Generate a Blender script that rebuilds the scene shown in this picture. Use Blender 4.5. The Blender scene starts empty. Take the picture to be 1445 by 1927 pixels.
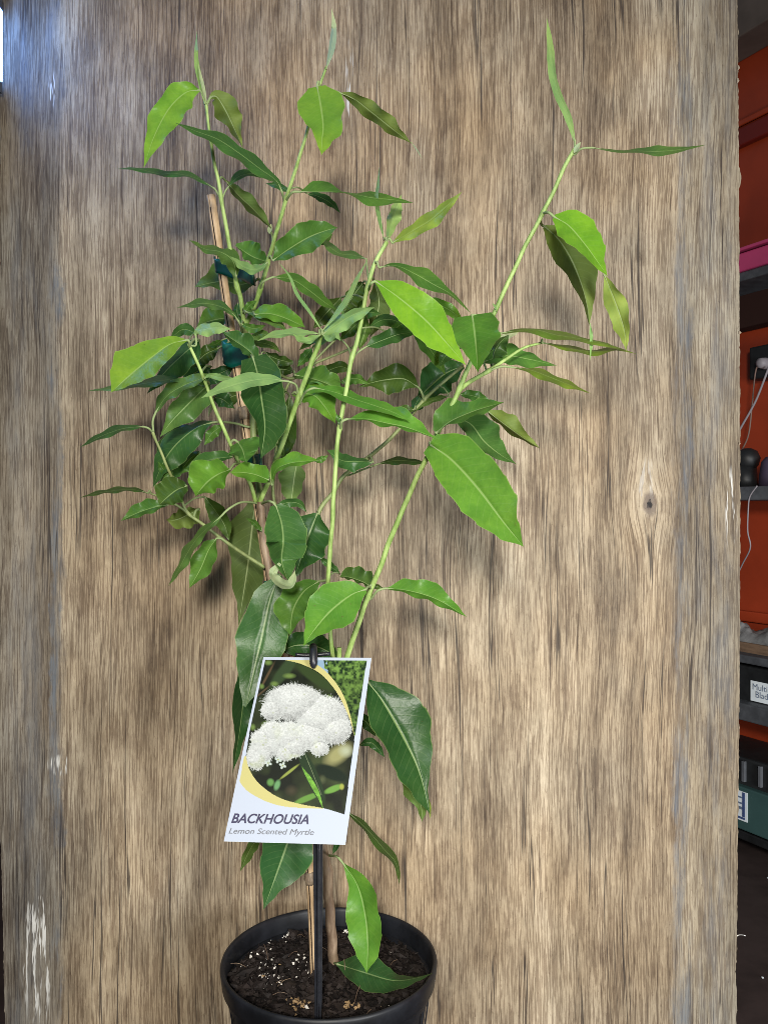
import bpy, math, random
import numpy as np
from mathutils import Vector, Matrix, noise
R = math.radians
scene = bpy.context.scene
COL = scene.collection
rnd = random.Random(7)

# ------------------------------------------------------------------ camera
F = 1600.0                       # focal length in photo pixels
CX, CY = 722.5, 963.5
CAMZ = 0.482
cam_d = bpy.data.cameras.new('camera'); cam = bpy.data.objects.new('camera', cam_d); COL.objects.link(cam)
cam.location = (0, 0, CAMZ); cam.rotation_euler = (R(90), 0, 0)
cam_d.sensor_fit = 'VERTICAL'; cam_d.sensor_height = 36.0; cam_d.lens = F/1927*36.0
cam_d.clip_start = 0.01; cam_d.clip_end = 100
scene.camera = cam

# ------------------------------------------------------------------ world and lamps
w = bpy.data.worlds.new('World'); scene.world = w; w.use_nodes = True
bg = w.node_tree.nodes['Background']; bg.inputs[0].default_value = (0.80, 0.88, 1.0, 1); bg.inputs[1].default_value = 0.17
def area(name, loc, target, size, power, col, shape='DISK', size_y=None):
    d = bpy.data.lights.new(name, 'AREA'); d.shape = shape; d.size = size
    if size_y: d.size_y = size_y
    d.energy = power; d.color = col
    o = bpy.data.objects.new(name, d); COL.objects.link(o); o.location = loc
    o.rotation_euler = (Vector(target)-Vector(loc)).to_track_quat('-Z', 'Y').to_euler()
    return o
area('key_lamp', (-0.03, -0.50, 0.72), (0.12, .7, .28), 0.16, 5.1, (1.0, .95, .87)).data.spread = R(95)
area('doorway_light', (0.72, -0.50, 0.34), (0.26, .72, .30), 0.42, 8.6, (.95, .98, 1.0)).data.spread = R(120)
vs = scene.view_settings; vs.view_transform = 'Standard'; vs.look = 'None'; vs.exposure = 0.0; vs.gamma = 1.0
scene.cycles.max_bounces = 8; scene.cycles.filter_width = 0.85

# ------------------------------------------------------------------ helpers
def P(px, py, d):
    return Vector(((px-CX)/F*d, d, CAMZ-(py-CY)/F*d))
def tag(o, label=None, cat=None, group=None, kind=None):
    if label: o['label'] = label
    if cat: o['category'] = cat
    if group: o['group'] = group
    if kind: o['kind'] = kind
    return o
def empty(name, loc, label, cat, group=None):
    o = bpy.data.objects.new(name, None); COL.objects.link(o); o.location = loc; o.empty_display_size = .02
    return tag(o, label, cat, group)
def mesh_obj(name, verts, faces, mat=None, parent=None, smooth=False, uvs=None, cols=None):
    """verts in world space; re-based on the parent's location"""
    off = Vector((0, 0, 0))
    if parent is not None:
        q = parent
        while q is not None: off = off+q.location; q = q.parent
    me = bpy.data.meshes.new(name)
    me.from_pydata([tuple(Vector(v)-off) for v in verts], [], faces)
    if mat: me.materials.append(mat)
    if smooth: me.polygons.foreach_set('use_smooth', [True]*len(me.polygons))
    if uvs is not None:
        lay = me.uv_layers.new(name='UVMap'); li = np.zeros(len(me.loops), dtype=np.int32)
        me.loops.foreach_get('vertex_index', li); lay.data.foreach_set('uv', np.asarray(uvs, dtype=np.float32)[li].ravel())
    if cols is not None:
        ca = me.color_attributes.new('print', 'FLOAT_COLOR', 'POINT'); ca.data.foreach_set('color', np.asarray(cols, dtype=np.float32).ravel())
    me.update()
    o = bpy.data.objects.new(name, me); COL.objects.link(o)
    if parent is not None: o.parent = parent
    return o
def catmull(pts, n):
    pts = [Vector(p) for p in pts]
    if len(pts) == 1: return pts*n
    ext = [pts[0]*2-pts[1]]+pts+[pts[-1]*2-pts[-2]]
    seg = len(pts)-1; out = []
    for i in range(n):
        u = i/(n-1)*seg; k = min(int(u), seg-1); t = u-k
        a, b, c, d = ext[k], ext[k+1], ext[k+2], ext[k+3]
        out.append(.5*((2*b)+(c-a)*t+(2*a-5*b+4*c-d)*t*t+(3*b-a-3*c+d)*t**3))
    return out
def arclen_resample(pts, n):
    L = [0]
    for a, b in zip(pts, pts[1:]): L.append(L[-1]+(b-a).length)
    out = []; k = 0
    for i in range(n):
        s = L[-1]*i/(n-1)
        while k < len(L)-2 and L[k+1] < s: k += 1
        t = 0 if L[k+1] == L[k] else (s-L[k])/(L[k+1]-L[k])
        out.append(pts[k].lerp(pts[k+1], min(max(t, 0), 1)))
    return out
def interp(tab, t):
    n = len(tab)-1; u = t*n; k = min(int(u), n-1); f = u-k
    f = f*f*(3-2*f)*.5+f*.5
    return tab[k]*(1-f)+tab[k+1]*f
def tube(path, radii, sides=8, cap=True, knob=None):
    V, Fc = [], []
    n = len(path); up = Vector((0, 1, .13)).normalized()
    for i, p in enumerate(path):
        t = (path[min(i+1, n-1)]-path[max(i-1, 0)]).normalized()
        a = t.cross(up)
        if a.length < 1e-4: a = t.cross(Vector((1, 0, 0)))
        a.normalize(); b = a.cross(t).normalized()
        r = radii[i] if hasattr(radii, '__len__') else radii
        for k in range(sides):
            th = 2*math.pi*k/sides; rr = r*(knob(k/sides, i/(n-1)) if knob else 1)
            V.append(p+a*math.cos(th)*rr+b*math.sin(th)*rr)
    for i in range(n-1):
        for k in range(sides):
            k2 = (k+1) % sides
            Fc.append((i*sides+k, i*sides+k2, (i+1)*sides+k2, (i+1)*sides+k))
    if cap:
        Fc.append(tuple(range(sides))[::-1]); Fc.append(tuple((n-1)*sides+k for k in range(sides)))
    return V, Fc
def box(x0, x1, y0, y1, z0, z1, bev=0):
    V = [(x, y, z) for x in (x0, x1) for y in (y0, y1) for z in (z0, z1)]
    Fc = [(0, 1, 3, 2), (4, 6, 7, 5), (0, 4, 5, 1), (2, 3, 7, 6), (0, 2, 6, 4), (1, 5, 7, 3)]
    return V, Fc
def bevel(o, wdt, seg=2):
    m = o.modifiers.new('bevel', 'BEVEL'); m.width = wdt; m.segments = seg; m.limit_method = 'ANGLE'; return o
def lin(r, g, b):
    f = lambda c: (c/255/12.92) if c/255 <= .04045 else ((c/255+.055)/1.055)**2.4
    return (f(r), f(g), f(b), 1)

# node helper
class NT:
    def __init__(s, name):
        s.m = bpy.data.materials.new(name); s.m.use_nodes = True; s.t = s.m.node_tree; s.n = s.t.nodes
        s.b = s.n['Principled BSDF']; s.out = s.n['Material Output']
    def new(s, ty, **kw):
        n = s.n.new(ty)
        for k, v in kw.items(): setattr(n, k, v)
        return n
    def put(s, sock, v):
        if isinstance(v, bpy.types.NodeSocket): s.t.links.new(v, sock)
        elif v is not None: sock.default_value = v
    def math(s, op, a, b=None, c=None, clamp=False):
        n = s.new('ShaderNodeMath', operation=op, use_clamp=clamp)
        for i, v in enumerate((a, b, c)): s.put(n.inputs[i], v)
        return n.outputs[0]
    def mix(s, f, a, b, blend='MIX'):
        n = s.new('ShaderNodeMix', data_type='RGBA', blend_type=blend)
        s.put(n.inputs[0], f); s.put(n.inputs[6], a); s.put(n.inputs[7], b); return n.outputs[2]
    def ss(s, v, a, b, lo=0.0, hi=1.0):
        n = s.new('ShaderNodeMapRange', interpolation_type='SMOOTHSTEP')
        s.put(n.inputs[0], v); n.inputs[1].default_value = a; n.inputs[2].default_value = b
        n.inputs[3].default_value = lo; n.inputs[4].default_value = hi; return n.outputs[0]
    def noise(s, vec, scale=1, detail=3, rough=.5, dist=0):
        n = s.new('ShaderNodeTexNoise'); s.put(n.inputs['Vector'], vec)
        n.inputs['Scale'].default_value = scale; n.inputs['Detail'].default_value = detail
        n.inputs['Roughness'].default_value = rough; n.inputs['Distortion'].default_value = dist
        return n.outputs['Fac']
    def xyz(s, x, y, z):
        n = s.new('ShaderNodeCombineXYZ'); s.put(n.inputs[0], x); s.put(n.inputs[1], y); s.put(n.inputs[2], z); return n.outputs[0]
    def obj(s):
        n = s.new('ShaderNodeTexCoord'); return n.outputs['Object']
    def sep(s, v):
        n = s.new('ShaderNodeSeparateXYZ'); s.put(n.inputs[0], v); return n.outputs
    def bump(s, h, strength=.3, dist=.001, normal=None):
        n = s.new('ShaderNodeBump'); n.inputs['Strength'].default_value = strength; n.inputs['Distance'].default_value = dist
        s.put(n.inputs['Height'], h)
        if normal is not None: s.put(n.inputs['Normal'], normal)
        return n.outputs[0]
    def set(s, **kw):
        for k, v in kw.items(): s.put(s.b.inputs[k], v)
def simple(name, col, rough=.5, var=.25, scale=60, spec=.5, bump=.0, metallic=0, stretch=(1, 1, 1)):
    t = NT(name); c = t.obj(); mp = t.new('ShaderNodeMapping'); t.put(mp.inputs[0], c); mp.inputs['Scale'].default_value = stretch
    n = t.noise(mp.outputs[0], scale, 5, .6)
    n2 = t.noise(mp.outputs[0], scale*.13, 3, .5)
    f = t.math('MULTIPLY_ADD', t.math('ADD', n, n2), .5, 0)
    a = tuple(x*(1-var) for x in col[:3])+(1,); b = tuple(min(1, x*(1+var)) for x in col[:3])+(1,)
    t.set(**{'Base Color': t.mix(t.ss(f, .35, .65), a, b), 'Roughness': t.math('MULTIPLY_ADD', n, .25, rough-.12), 'Specular IOR Level': spec, 'Metallic': metallic})
    if bump: t.set(Normal=t.bump(n, bump, .001))
    return t.m

# ------------------------------------------------------------------ materials
BD = .725                                     # board face distance
def board_material():
    t = NT('weathered_plywood'); X, Y, Z = t.sep(t.obj())
    xk, zk = (1222-CX)/F*BD, CAMZ-(948-CY)/F*BD
    dx = t.math('SUBTRACT', X, xk); dz = t.math('SUBTRACT', Z, zk)
    r2 = t.math('ADD', t.math('MULTIPLY', t.math('MULTIPLY', dx, dx), 1/(.020**2)), t.math('MULTIPLY', t.math('MULTIPLY', dz, dz), 1/(.034**2)))
    kf = t.math('EXPONENT', t.math('MULTIPLY', r2, -1.0))
    warp = t.noise(t.xyz(t.math('MULTIPLY', X, 5), 3.1, t.math('MULTIPLY', Z, 3.0)), 1, 2)
    warp2 = t.noise(t.xyz(t.math('MULTIPLY', X, 22), 7.7, t.math('MULTIPLY', Z, 9.0)), 1, 2)
    xw = t.math('ADD', t.math('ADD', X, t.math('MULTIPLY', t.math('SUBTRACT', warp, .5), .022)), t.math('MULTIPLY', t.math('SUBTRACT', warp2, .5), .0024))
    xw = t.math('SUBTRACT', xw, t.math('MULTIPLY', t.math('MULTIPLY', dx, kf), .8))
    def g(fx, fz, det=3, rough=.55, seed=0.0):
        return t.noise(t.xyz(t.math('MULTIPLY', xw, fx), seed, t.math('MULTIPLY', Z, fz)), 1, det, rough)
    fine = g(620, 75, 4, .75, 1.0); mid = g(270, 14, 4, .65, 2.0); coarse = g(46, 2.6, 5, .60, 3.0); broad = g(13, 1.8, 3, .55, 4.0)
    blotch = t.noise(t.xyz(t.math('MULTIPLY', xw, 30), 5.0, t.math('MULTIPLY', Z, 16)), 1, 7, .72)
    fig = t.noise(t.xyz(t.math('MULTIPLY', xw, 8.5), 9.0, t.math('MULTIPLY', Z, 1.6)), 1, 2, .4)
    rings = t.math('SINE', t.math('MULTIPLY', fig, 105))
    def cen(x, k): return t.math('MULTIPLY', t.math('SUBTRACT', x, .5), k)
    v = t.math('ADD', cen(broad, .75), .53)
    for x, k in ((blotch, .62), (coarse, .74), (mid, .28), (fine, .50)): v = t.math('ADD', v, cen(x, k))
    v = t.math('ADD', v, t.math('MULTIPLY', rings, .022))
    ramp = t.new('ShaderNodeValToRGB'); t.put(ramp.inputs[0], v); cr = ramp.color_ramp
    stops = [(0.0, (.060, .044, .031)), (.25, (.114, .086, .058)), (.42, (.214, .167, .112)), (.58, (.322, .261, .180)), (.75, (.455, .380, .272)), (1, (.61, .535, .40))]
    cr.elements[0].position = 0; cr.elements[0].color = stops[0][1]+(1,); cr.elements[1].position = 1; cr.elements[1].color = stops[-1][1]+(1,)
    for p, c in stops[1:-1]:
        e = cr.elements.new(p); e.color = c+(1,)
    col = ramp.outputs[0]
    # fine dark pores and long thin grain lines
    dens = t.noise(t.xyz(t.math('MULTIPLY', xw, 34), 51.0, t.math('MULTIPLY', Z, 7)), 1, 4, .6)
    l1 = t.noise(t.xyz(t.math('MULTIPLY', xw, 820), 52.0, t.math('MULTIPLY', Z, 26)), 1, 2, .6)
    l2 = t.noise(t.xyz(t.math('MULTIPLY', xw, 340), 53.0, t.math('MULTIPLY', Z, 7)), 1, 3, .65)
    thr = t.math('MULTIPLY_ADD', t.math('SUBTRACT', dens, .5), .32, .0)
    m1 = t.ss(t.math('ADD', l1, thr), .49, .545, 0, .66)
    m2 = t.ss(t.math('ADD', l2, t.math('MULTIPLY', thr, .9)), .60, .63, 0, .62)
    col = t.mix(m1, col, t.mix(1.0, col, (.42, .36, .33, 1), 'MULTIPLY'))
    col = t.mix(m2, col, t.mix(1.0, col, (.34, .29, .28, 1), 'MULTIPLY'))
    l3 = t.noise(t.xyz(t.math('MULTIPLY', xw, 430), 54.0, t.math('MULTIPLY', Z, 120)), 1, 3, .7)
    col = t.mix(t.ss(l3, .60, .68, 0, .5), col, t.mix(1.0, col, (.45, .38, .34, 1), 'MULTIPLY'))
    col = t.mix(t.ss(l3, .40, .32, 0, .35), col, t.mix(1.0, col, (1.35, 1.35, 1.32, 1), 'MULTIPLY'))
    # warm / grey drift
    drift = t.noise(t.xyz(t.math('MULTIPLY', X, 5), 11.0, t.math('MULTIPLY', Z, 3.5)), 1, 4, .6)
    hi = t.ss(Z, .42, .95)
    warm = t.math('MULTIPLY', t.ss(drift, .38, .66), t.math('MULTIPLY_ADD', hi, .4, .45))
    col = t.mix(warm, col, t.mix(1.0, col, (1.10, .92, .70, 1), 'MULTIPLY'))
    grey = t.noise(t.xyz(t.math('MULTIPLY', xw, 11), 13.0, t.math('MULTIPLY', Z, 3.0)), 1, 4, .6)
    col = t.mix(t.math('ADD', t.ss(grey, .50, .72, 0, .5), t.ss(t.math('ABSOLUTE', t.math('ADD', X, .01)), .16, .30, 0, .45), clamp=True), col, t.mix(1.0, col, (.74, .79, .86, 1), 'MULTIPLY'))
    # greyer weathered strips down both margins
    xe = t.math('ADD', X, t.math('MULTIPLY', t.math('SUBTRACT', blotch, .5), .022))
    lm = t.ss(xe, (128-CX)/F*BD, (104-CX)/F*BD); rm = t.ss(xe, (1262-CX)/F*BD, (1290-CX)/F*BD)
    col = t.mix(t.math('MULTIPLY', lm, .85), col, t.mix(1.0, col, (.66, .70, .78, 1), 'MULTIPLY'))
    col = t.mix(t.math('MULTIPLY', rm, .75), col, t.mix(1.0, col, (.72, .76, .80, 1), 'MULTIPLY'))
    # dark soaked patches
    dp = t.noise(t.xyz(t.math('MULTIPLY', xw, 30), 15.0, t.math('MULTIPLY', Z, 11)), 1, 7, .78)
    col = t.mix(t.ss(dp, .54, .62, 0, .40), col, t.mix(1.0, col, (.52, .46, .44, 1), 'MULTIPLY'))
    # blue-grey stain runs near both margins
    def band(xp, wd, seed, z0, z1, s):
        xb = (xp-CX)/F*BD
        d = t.math('ABSOLUTE', t.math('SUBTRACT', t.math('ADD', X, t.math('MULTIPLY', t.math('SUBTRACT', blotch, .5), .03)), xb))
        m = t.ss(d, wd, wd*.35)
        nn = t.noise(t.xyz(t.math('MULTIPLY', X, 55), seed, t.math('MULTIPLY', Z, 7)), 1, 6, .7)
        return t.math('MULTIPLY', t.math('MULTIPLY', m, t.ss(nn, .42, .66)), t.math('MULTIPLY', t.math('MULTIPLY_ADD', fine, 1.2, .3), s))
    sb = t.math('ADD', band(105, .008, 21.0, 0, 1, 1.0), t.math('ADD', band(1283, .011, 22.0, 0, 1, .75), t.math('ADD', band(1345, .022, 23.0, 0, 1, .4), band(50, .022, 24.0, 0, 1, .38))), clamp=True)
    col = t.mix(sb, col, (.105, .125, .150, 1))
    # checks: thin dark splits
    ck = t.noise(t.xyz(t.math('MULTIPLY', xw, 150), 31.0, t.math('MULTIPLY', Z, 2.2)), 1, 2, .5)
    ckd = t.math('ABSOLUTE', t.math('SUBTRACT', ck, .5)); gate = t.ss(g(70, 3.5, 2, .5, 33.0), .52, .60)
    crack = t.math('MULTIPLY', t.ss(ckd, .020, .006), gate)
    pore = t.noise(t.xyz(t.math('MULTIPLY', xw, 520), 35.0, t.math('MULTIPLY', Z, 22)), 1, 2, .6)
    pr = t.ss(pore, .57, .64, 0, .8)
    col = t.mix(t.math('MULTIPLY', crack, .8), col, (.022, .016, .014, 1))
    # white scraped paint
    wn = g(300, 20, 3, .7, 41.0)
    def spot(xp, yp, rx, ry):
        a = t.math('MULTIPLY', t.math('SUBTRACT', X, (xp-CX)/F*BD), 1/(rx/F*BD)); b = t.math('MULTIPLY', t.math('SUBTRACT', Z, CAMZ-(yp-CY)/F*BD), 1/(ry/F*BD))
        return t.ss(t.math('ADD', t.math('MULTIPLY', a, a), t.math('MULTIPLY', b, b)), 1.0, .25)
    sp = t.math('ADD', spot(72, 1800, 34, 170), t.math('ADD', spot(100, 170, 10, 40), t.math('ADD', spot(658, 150, 9, 90), t.math('ADD', t.math('MULTIPLY', spot(1215, 905, 26, 50), .35), t.math('ADD', spot(1376, 960, 14, 90), spot(112, 1440, 26, 22))))), clamp=True)
    col = t.mix(t.math('MULTIPLY', sp, t.ss(wn, .53, .60, 0, .85)), col, (.62, .61, .57, 1))
    # knot
    kr = t.math('ADD', t.math('MULTIPLY', t.math('MULTIPLY', dx, dx), 1/(.0062**2)), t.math('MULTIPLY', t.math('MULTIPLY', dz, dz), 1/(.0115**2)))
    kn = t.noise(t.xyz(t.math('MULTIPLY', X, 220), 0.0, t.math('MULTIPLY', Z, 90)), 1, 4, .7)
    krn = t.math('ADD', kr, t.math('MULTIPLY', t.math('SUBTRACT', kn, .5), 1.6))
    col = t.mix(t.ss(krn, 1.4, .3, 0, .75), col, (.085, .062, .055, 1)); col = t.mix(t.ss(krn, .32, .05), col, (.012, .010, .010, 1))
    # edge grime
    t.set(**{'Base Color': col, 'Roughness': t.math('MULTIPLY_ADD', fine, .2, .58), 'Specular IOR Level': .3})
    h = t.math('ADD', t.math('MULTIPLY', fine, .5), t.math('MULTIPLY', mid, .6))
    h = t.math('SUBTRACT', h, t.math('MULTIPLY', crack, .9)); h = t.math('SUBTRACT', h, t.math('MULTIPLY', m2, .9)); h = t.math('SUBTRACT', h, t.math('MULTIPLY', m1, .6))
    h = t.math('SUBTRACT', h, t.ss(krn, 1.0, .1, 0, 2.0))
    t.set(Normal=t.bump(h, .4, .0008))
    return t.m
MB = board_material()

def leaf_material():
    t = NT('leaf'); uvn = t.new('ShaderNodeUVMap'); U, V, _ = t.sep(uvn.outputs[0])
    oi = t.new('ShaderNodeObjectInfo'); oc = oi.outputs['Color']; orand = oi.outputs['Random']
    geo = t.new('ShaderNodeNewGeometry'); back = geo.outputs['Backfacing']
    a = t.math('ABSOLUTE', t.math('MULTIPLY_ADD', U, 2, -1))
    c = t.obj()
    n1 = t.noise(c, 45, 4, .6); n2 = t.noise(c, 420, 3, .6)
    # lateral veins: curve forward towards the tip
    vv = t.math('ADD', t.math('MULTIPLY', t.math('SUBTRACT', V, t.math('MULTIPLY', t.math('POWER', a, 1.25), .14)), 15.0), t.math('MULTIPLY', n1, .6))
    side = t.math('GREATER_THAN', U, .5); vv = t.math('ADD', vv, t.math('MULTIPLY', side, .45))
    fr = t.math('ABSOLUTE', t.math('SUBTRACT', t.math('FRACT', vv), .5))
    vein = t.ss(fr, .10, .0)
    vein = t.math('MULTIPLY', vein, t.ss(a, .97, .6))
    rib = t.ss(a, .052, .018)
    lim = t.mix(t.ss(n1, .3, .7), t.mix(1.0, oc, (.80, .86, .84, 1), 'MULTIPLY'), t.mix(1.0, oc, (1.22, 1.12, 1.0, 1), 'MULTIPLY'))
    n3 = t.noise(c, 130, 4, .65)
    lim = t.mix(t.ss(n3, .42, .70, 0, .5), lim, t.mix(1.0, oc, (.72, .80, .75, 1), 'MULTIPLY'))
    bl = t.noise(c, 260, 2, .5); lim = t.mix(t.ss(bl, .74, .79, 0, .55), lim, (.10, .075, .03, 1))
    tipy = t.ss(V, .45, 1.0, 0, .30)
    lim = t.mix(t.math('MULTIPLY', tipy, n1), lim, t.mix(1.0, oc, (1.9, 1.35, .8, 1), 'MULTIPLY'))
    lim = t.mix(t.ss(n2, .35, .75, 0, .22), lim, t.mix(1.0, oc, (.6, .66, .6, 1), 'MULTIPLY'))
    pale = t.mix(.5, oc, (.38, .50, .20, 1))
    top = t.mix(t.math('MULTIPLY', vein, .13), lim, pale)
    edge = t.ss(a, .955, 1.0, 0, .6)
    top = t.mix(edge, top, t.mix(.5, oc, (.40, .50, .16, 1)))
    top = t.mix(t.math('MULTIPLY', rib, .85), top, pale)
    und = t.mix(.36, t.mix(t.math('MULTIPLY', vein, .22), lim, pale), (.17, .22, .07, 1))
    und = t.mix(t.math('MULTIPLY', rib, .9), und, (.34, .42, .20, 1))
    col = t.mix(back, top, und)
    t.set(**{'Base Color': col, 'Roughness': t.math('MULTIPLY_ADD', back, .25, t.math('MULTIPLY_ADD', n1, .18, .25)), 'Specular IOR Level': .22})
    h = t.math('ADD', t.math('MULTIPLY', vein, -.03), t.math('ADD', t.math('MULTIPLY', n2, .03), t.math('MULTIPLY', n1, 1.6)))
    t.set(Normal=t.bump(h, .5, .0012))
    tr = t.new('ShaderNodeBsdfTranslucent'); t.put(tr.inputs[0], t.mix(1.0, col, (1.5, 1.45, .55, 1), 'MULTIPLY'))
    mx = t.new('ShaderNodeMixShader'); mx.inputs[0].default_value = .30
    t.t.links.new(t.b.outputs[0], mx.inputs[1]); t.t.links.new(tr.outputs[0], mx.inputs[2]); t.t.links.new(mx.outputs[0], t.out.inputs[0])
    return t.m
ML = leaf_material()

def stem_material(name, c0, c1, bark=0):
    t = NT(name); c = t.obj(); mp = t.new('ShaderNodeMapping'); t.put(mp.inputs[0], c); mp.inputs['Scale'].default_value = (1, 1, .22)
    n = t.noise(mp.outputs[0], 260, 4, .65); n2 = t.noise(c, 30, 3, .5)
    t.set(**{'Base Color': t.mix(t.ss(t.math('MULTIPLY_ADD', n, .6, t.math('MULTIPLY', n2, .4)), .35, .65), c0, c1), 'Roughness': .5, 'Specular IOR Level': .35})
    t.set(Normal=t.bump(n, .25+bark*.5, .0005)); return t.m
M_green = stem_material('green_stem', (.15, .24, .05, 1), (.36, .48, .16, 1))
M_olive = stem_material('olive_stem', (.13, .17, .06, 1), (.25, .29, .11, 1))
M_bark = stem_material('brown_bark', (.13, .085, .055, 1), (.30, .22, .15, 1), 1)
M_bamboo = stem_material('bamboo', (.33, .22, .12, 1), (.55, .40, .24, 1))
M_node = stem_material('bamboo_node', (.10, .075, .055, 1), (.35, .26, .17, 1), 1)
M_tape = simple('green_tape', (.002, .085, .060, 1), .32, .35, 120, .6, .3)
M_pot = simple('black_plastic', (.008, .009, .012, 1), .48, .65, 45, .4, .12)
M_stake = simple('stake_plastic', (.012, .013, .017, 1), .32, .3, 90, .5, .05)
M_soil = simple('dark_soil', (.009, .006, .005, 1), .85, .6, 400, .2, .8)
M_bit = simple('bark_bits', (.017, .0120, .0100, 1), .75, .7, 90, .3, .4)
M_perl = simple('perlite', (.80, .76, .68, 1), .8, .2, 500, .3, .3)
M_tan = simple('tan_granules', (.36, .24, .12, 1), .7, .3, 300, .3, .3)
M_ground = simple('dark_floor', (.035, .024, .022, 1), .8, .3, 25, .2, .3)
M_red = simple('red_paint', (.30, .038, .011, 1), .42, .22, 7, .4, .05)
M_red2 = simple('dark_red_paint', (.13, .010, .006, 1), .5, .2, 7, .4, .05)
M_pink = simple('magenta_paint', (.40, .045, .13, 1), .4, .15, 20, .4)
M_steel = simple('grey_board', (.075, .08, .09, 1), .6, .35, 60, .3, .3)
M_black = simple('black_rubber', (.012, .013, .014, 1), .5, .3, 60, .4)
M_wood = simple('brown_timber', (.15, .095, .06, 1), .7, .3, 60, .3, .3, stretch=(1, 1, 4))
M_beam = simple('grey_brown_beam', (.11, .085, .07, 1), .7, .25, 14, .3, .2)
M_rag = simple('grey_cloth', (.16, .16, .16, 1), .9, .4, 70, .1, .6)
M_teal = simple('teal_card', (.032, .072, .070, 1), .55, .12, 20, .3)
M_white = simple('white_paper', (.70, .76, .80, 1), .5, .06, 60, .3)
M_blue = simple('blue_print', (.05, .08, .20, 1), .5, .1, 60, .3)
M_ink = simple('grey_ink', (.13, .17, .25, 1), .5, .1, 60, .3)
M_cable = simple('grey_cable', (.24, .22, .24, 1), .5, .1, 60, .3)
M_cable2 = simple('brown_cable', (.16, .10, .08, 1), .5, .1, 60, .3)
M_purple = simple('side_wall', (.035, .025, .045, 1), .7, .3, 8, .3)
M_edge = simple('raw_ply_edge', (.27, .215, .155, 1), .8, .4, 220, .2, .8, stretch=(3, 3, .6))

# ------------------------------------------------------------------ ground
me_v, me_f = box(-6, 6, -4, 7, -.05, 0)
tag(mesh_obj('ground', me_v, me_f, M_ground), kind='structure')

# ------------------------------------------------------------------ plywood board (one sheet, grown from its outline)
def build_board():
    n = 360; z0, z1 = .0005, 1.00; th = .012
    V = []; xl, xr = [], []
    for i in range(n+1):
        z = z0+(z1-z0)*i/n
        py = CY-(z-CAMZ)*F/BD
        l = np.interp(py, [-100, 0, 300, 900, 1500, 1700, 1927, 2100], [-1, -1, 0, -1, -2, 4, 9, 11])
        r = np.interp(py, [-100, 0, 400, 900, 1300, 1600, 1927, 2100], [1387, 1388, 1391, 1393.5, 1392, 1388.5, 1386, 1385])
        j = noise.noise(Vector((z*90, 0, 3)))*1.6+noise.noise(Vector((z*420, 5, 1)))*1.6
        chip = 5.5*max(0, 1-abs(py-332)/22)+3*max(0, 1-abs(py-60)/9)-2.5*max(0, 1-abs(py-1830)/40)
        xr.append((r+j+chip-CX)/F*BD); xl.append((l-j*.8-CX)/F*BD)
    cols = 40
    for i in range(n+1):
        z = z0+(z1-z0)*i/n
        for c in range(cols+1):
            u = c/cols; y = BD
            d = min(u, 1-u)*cols
            if d < .5: y += .0013
            V.append((xl[i]*(1-u)+xr[i]*u if .01 < u < .99 else (xl[i] if u < .5 else xr[i]), y, z))
    Fc = [(i*(cols+1)+c, i*(cols+1)+c+1, (i+1)*(cols+1)+c+1, (i+1)*(cols+1)+c) for i in range(n) for c in range(cols)]
    root = empty('plywood_board', (0, BD, 0), 'large weathered brown plywood sheet standing upright behind the potted plant', 'board')
    mesh_obj('front_face', V, Fc, MB, root, smooth=False)
    # veneer layers seen at the edges
    for lay in range(4):
        V = []; y0 = BD+.0014+lay*.0028; y1 = y0+.0027; N2 = n+1
        for i in range(N2):
            z = z0+(z1-z0)*i/n; jj = noise.noise(Vector((z*260, lay*9.1, 4)))*.0006
            for (x, y) in ((xl[i]-jj, y0), (xr[i]+jj, y0), (xr[i]+jj, y1), (xl[i]-jj, y1)): V.append((x, y, z))
        Fc = [(i*4+k, i*4+(k+1) % 4, i*4+4+(k+1) % 4, i*4+4+k) for i in range(n) for k in range(4)]+[(0, 3, 2, 1), (n*4, n*4+1, n*4+2, n*4+3)]
        mesh_obj('veneer_layer', V, Fc, M_edge, root)
    # splinters at the right edge
    V, Fc = [], []
    for k in range(4):
        py = rnd.uniform(20, 1900); i = int(np.clip((CAMZ-(py-CY)/F*BD-z0)/(z1-z0)*n, 0, n)); x = xr[i]; z = z0+(z1-z0)*i/n
        L = rnd.uniform(.002, .008); b = len(V); ww = rnd.uniform(.0004, .0012)
        V += [(x-.001, BD-.0002, z), (x+ww, BD-.0004, z+L*.4), (x+ww*.6, BD+.001, z+L), (x-.001, BD+.0006, z+L)]; Fc += [(b, b+1, b+2), (b, b+2, b+3), (b, b+3, b+1), (b+1, b+3, b+2)]
    s = mesh_obj('splinters', V, Fc, M_edge, root); s['kind'] = 'stuff'
build_board()
# crooked staple poking out of the right edge near the bottom
pth = catmull([P(1383, 1764, BD+.004), P(1388, 1760, BD+.004), P(1394, 1759, BD+.003), P(1402, 1761, BD+.001)], 10)
V, Fc = tube(pth, .0006, 6)
tag(mesh_obj('staple', V, Fc, simple('bright_steel', (.6, .58, .55, 1), .3, .1, 60, .6, 0, .8), smooth=True), 'small bent metal staple sticking out of the low right edge of the board', 'staple')

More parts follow.
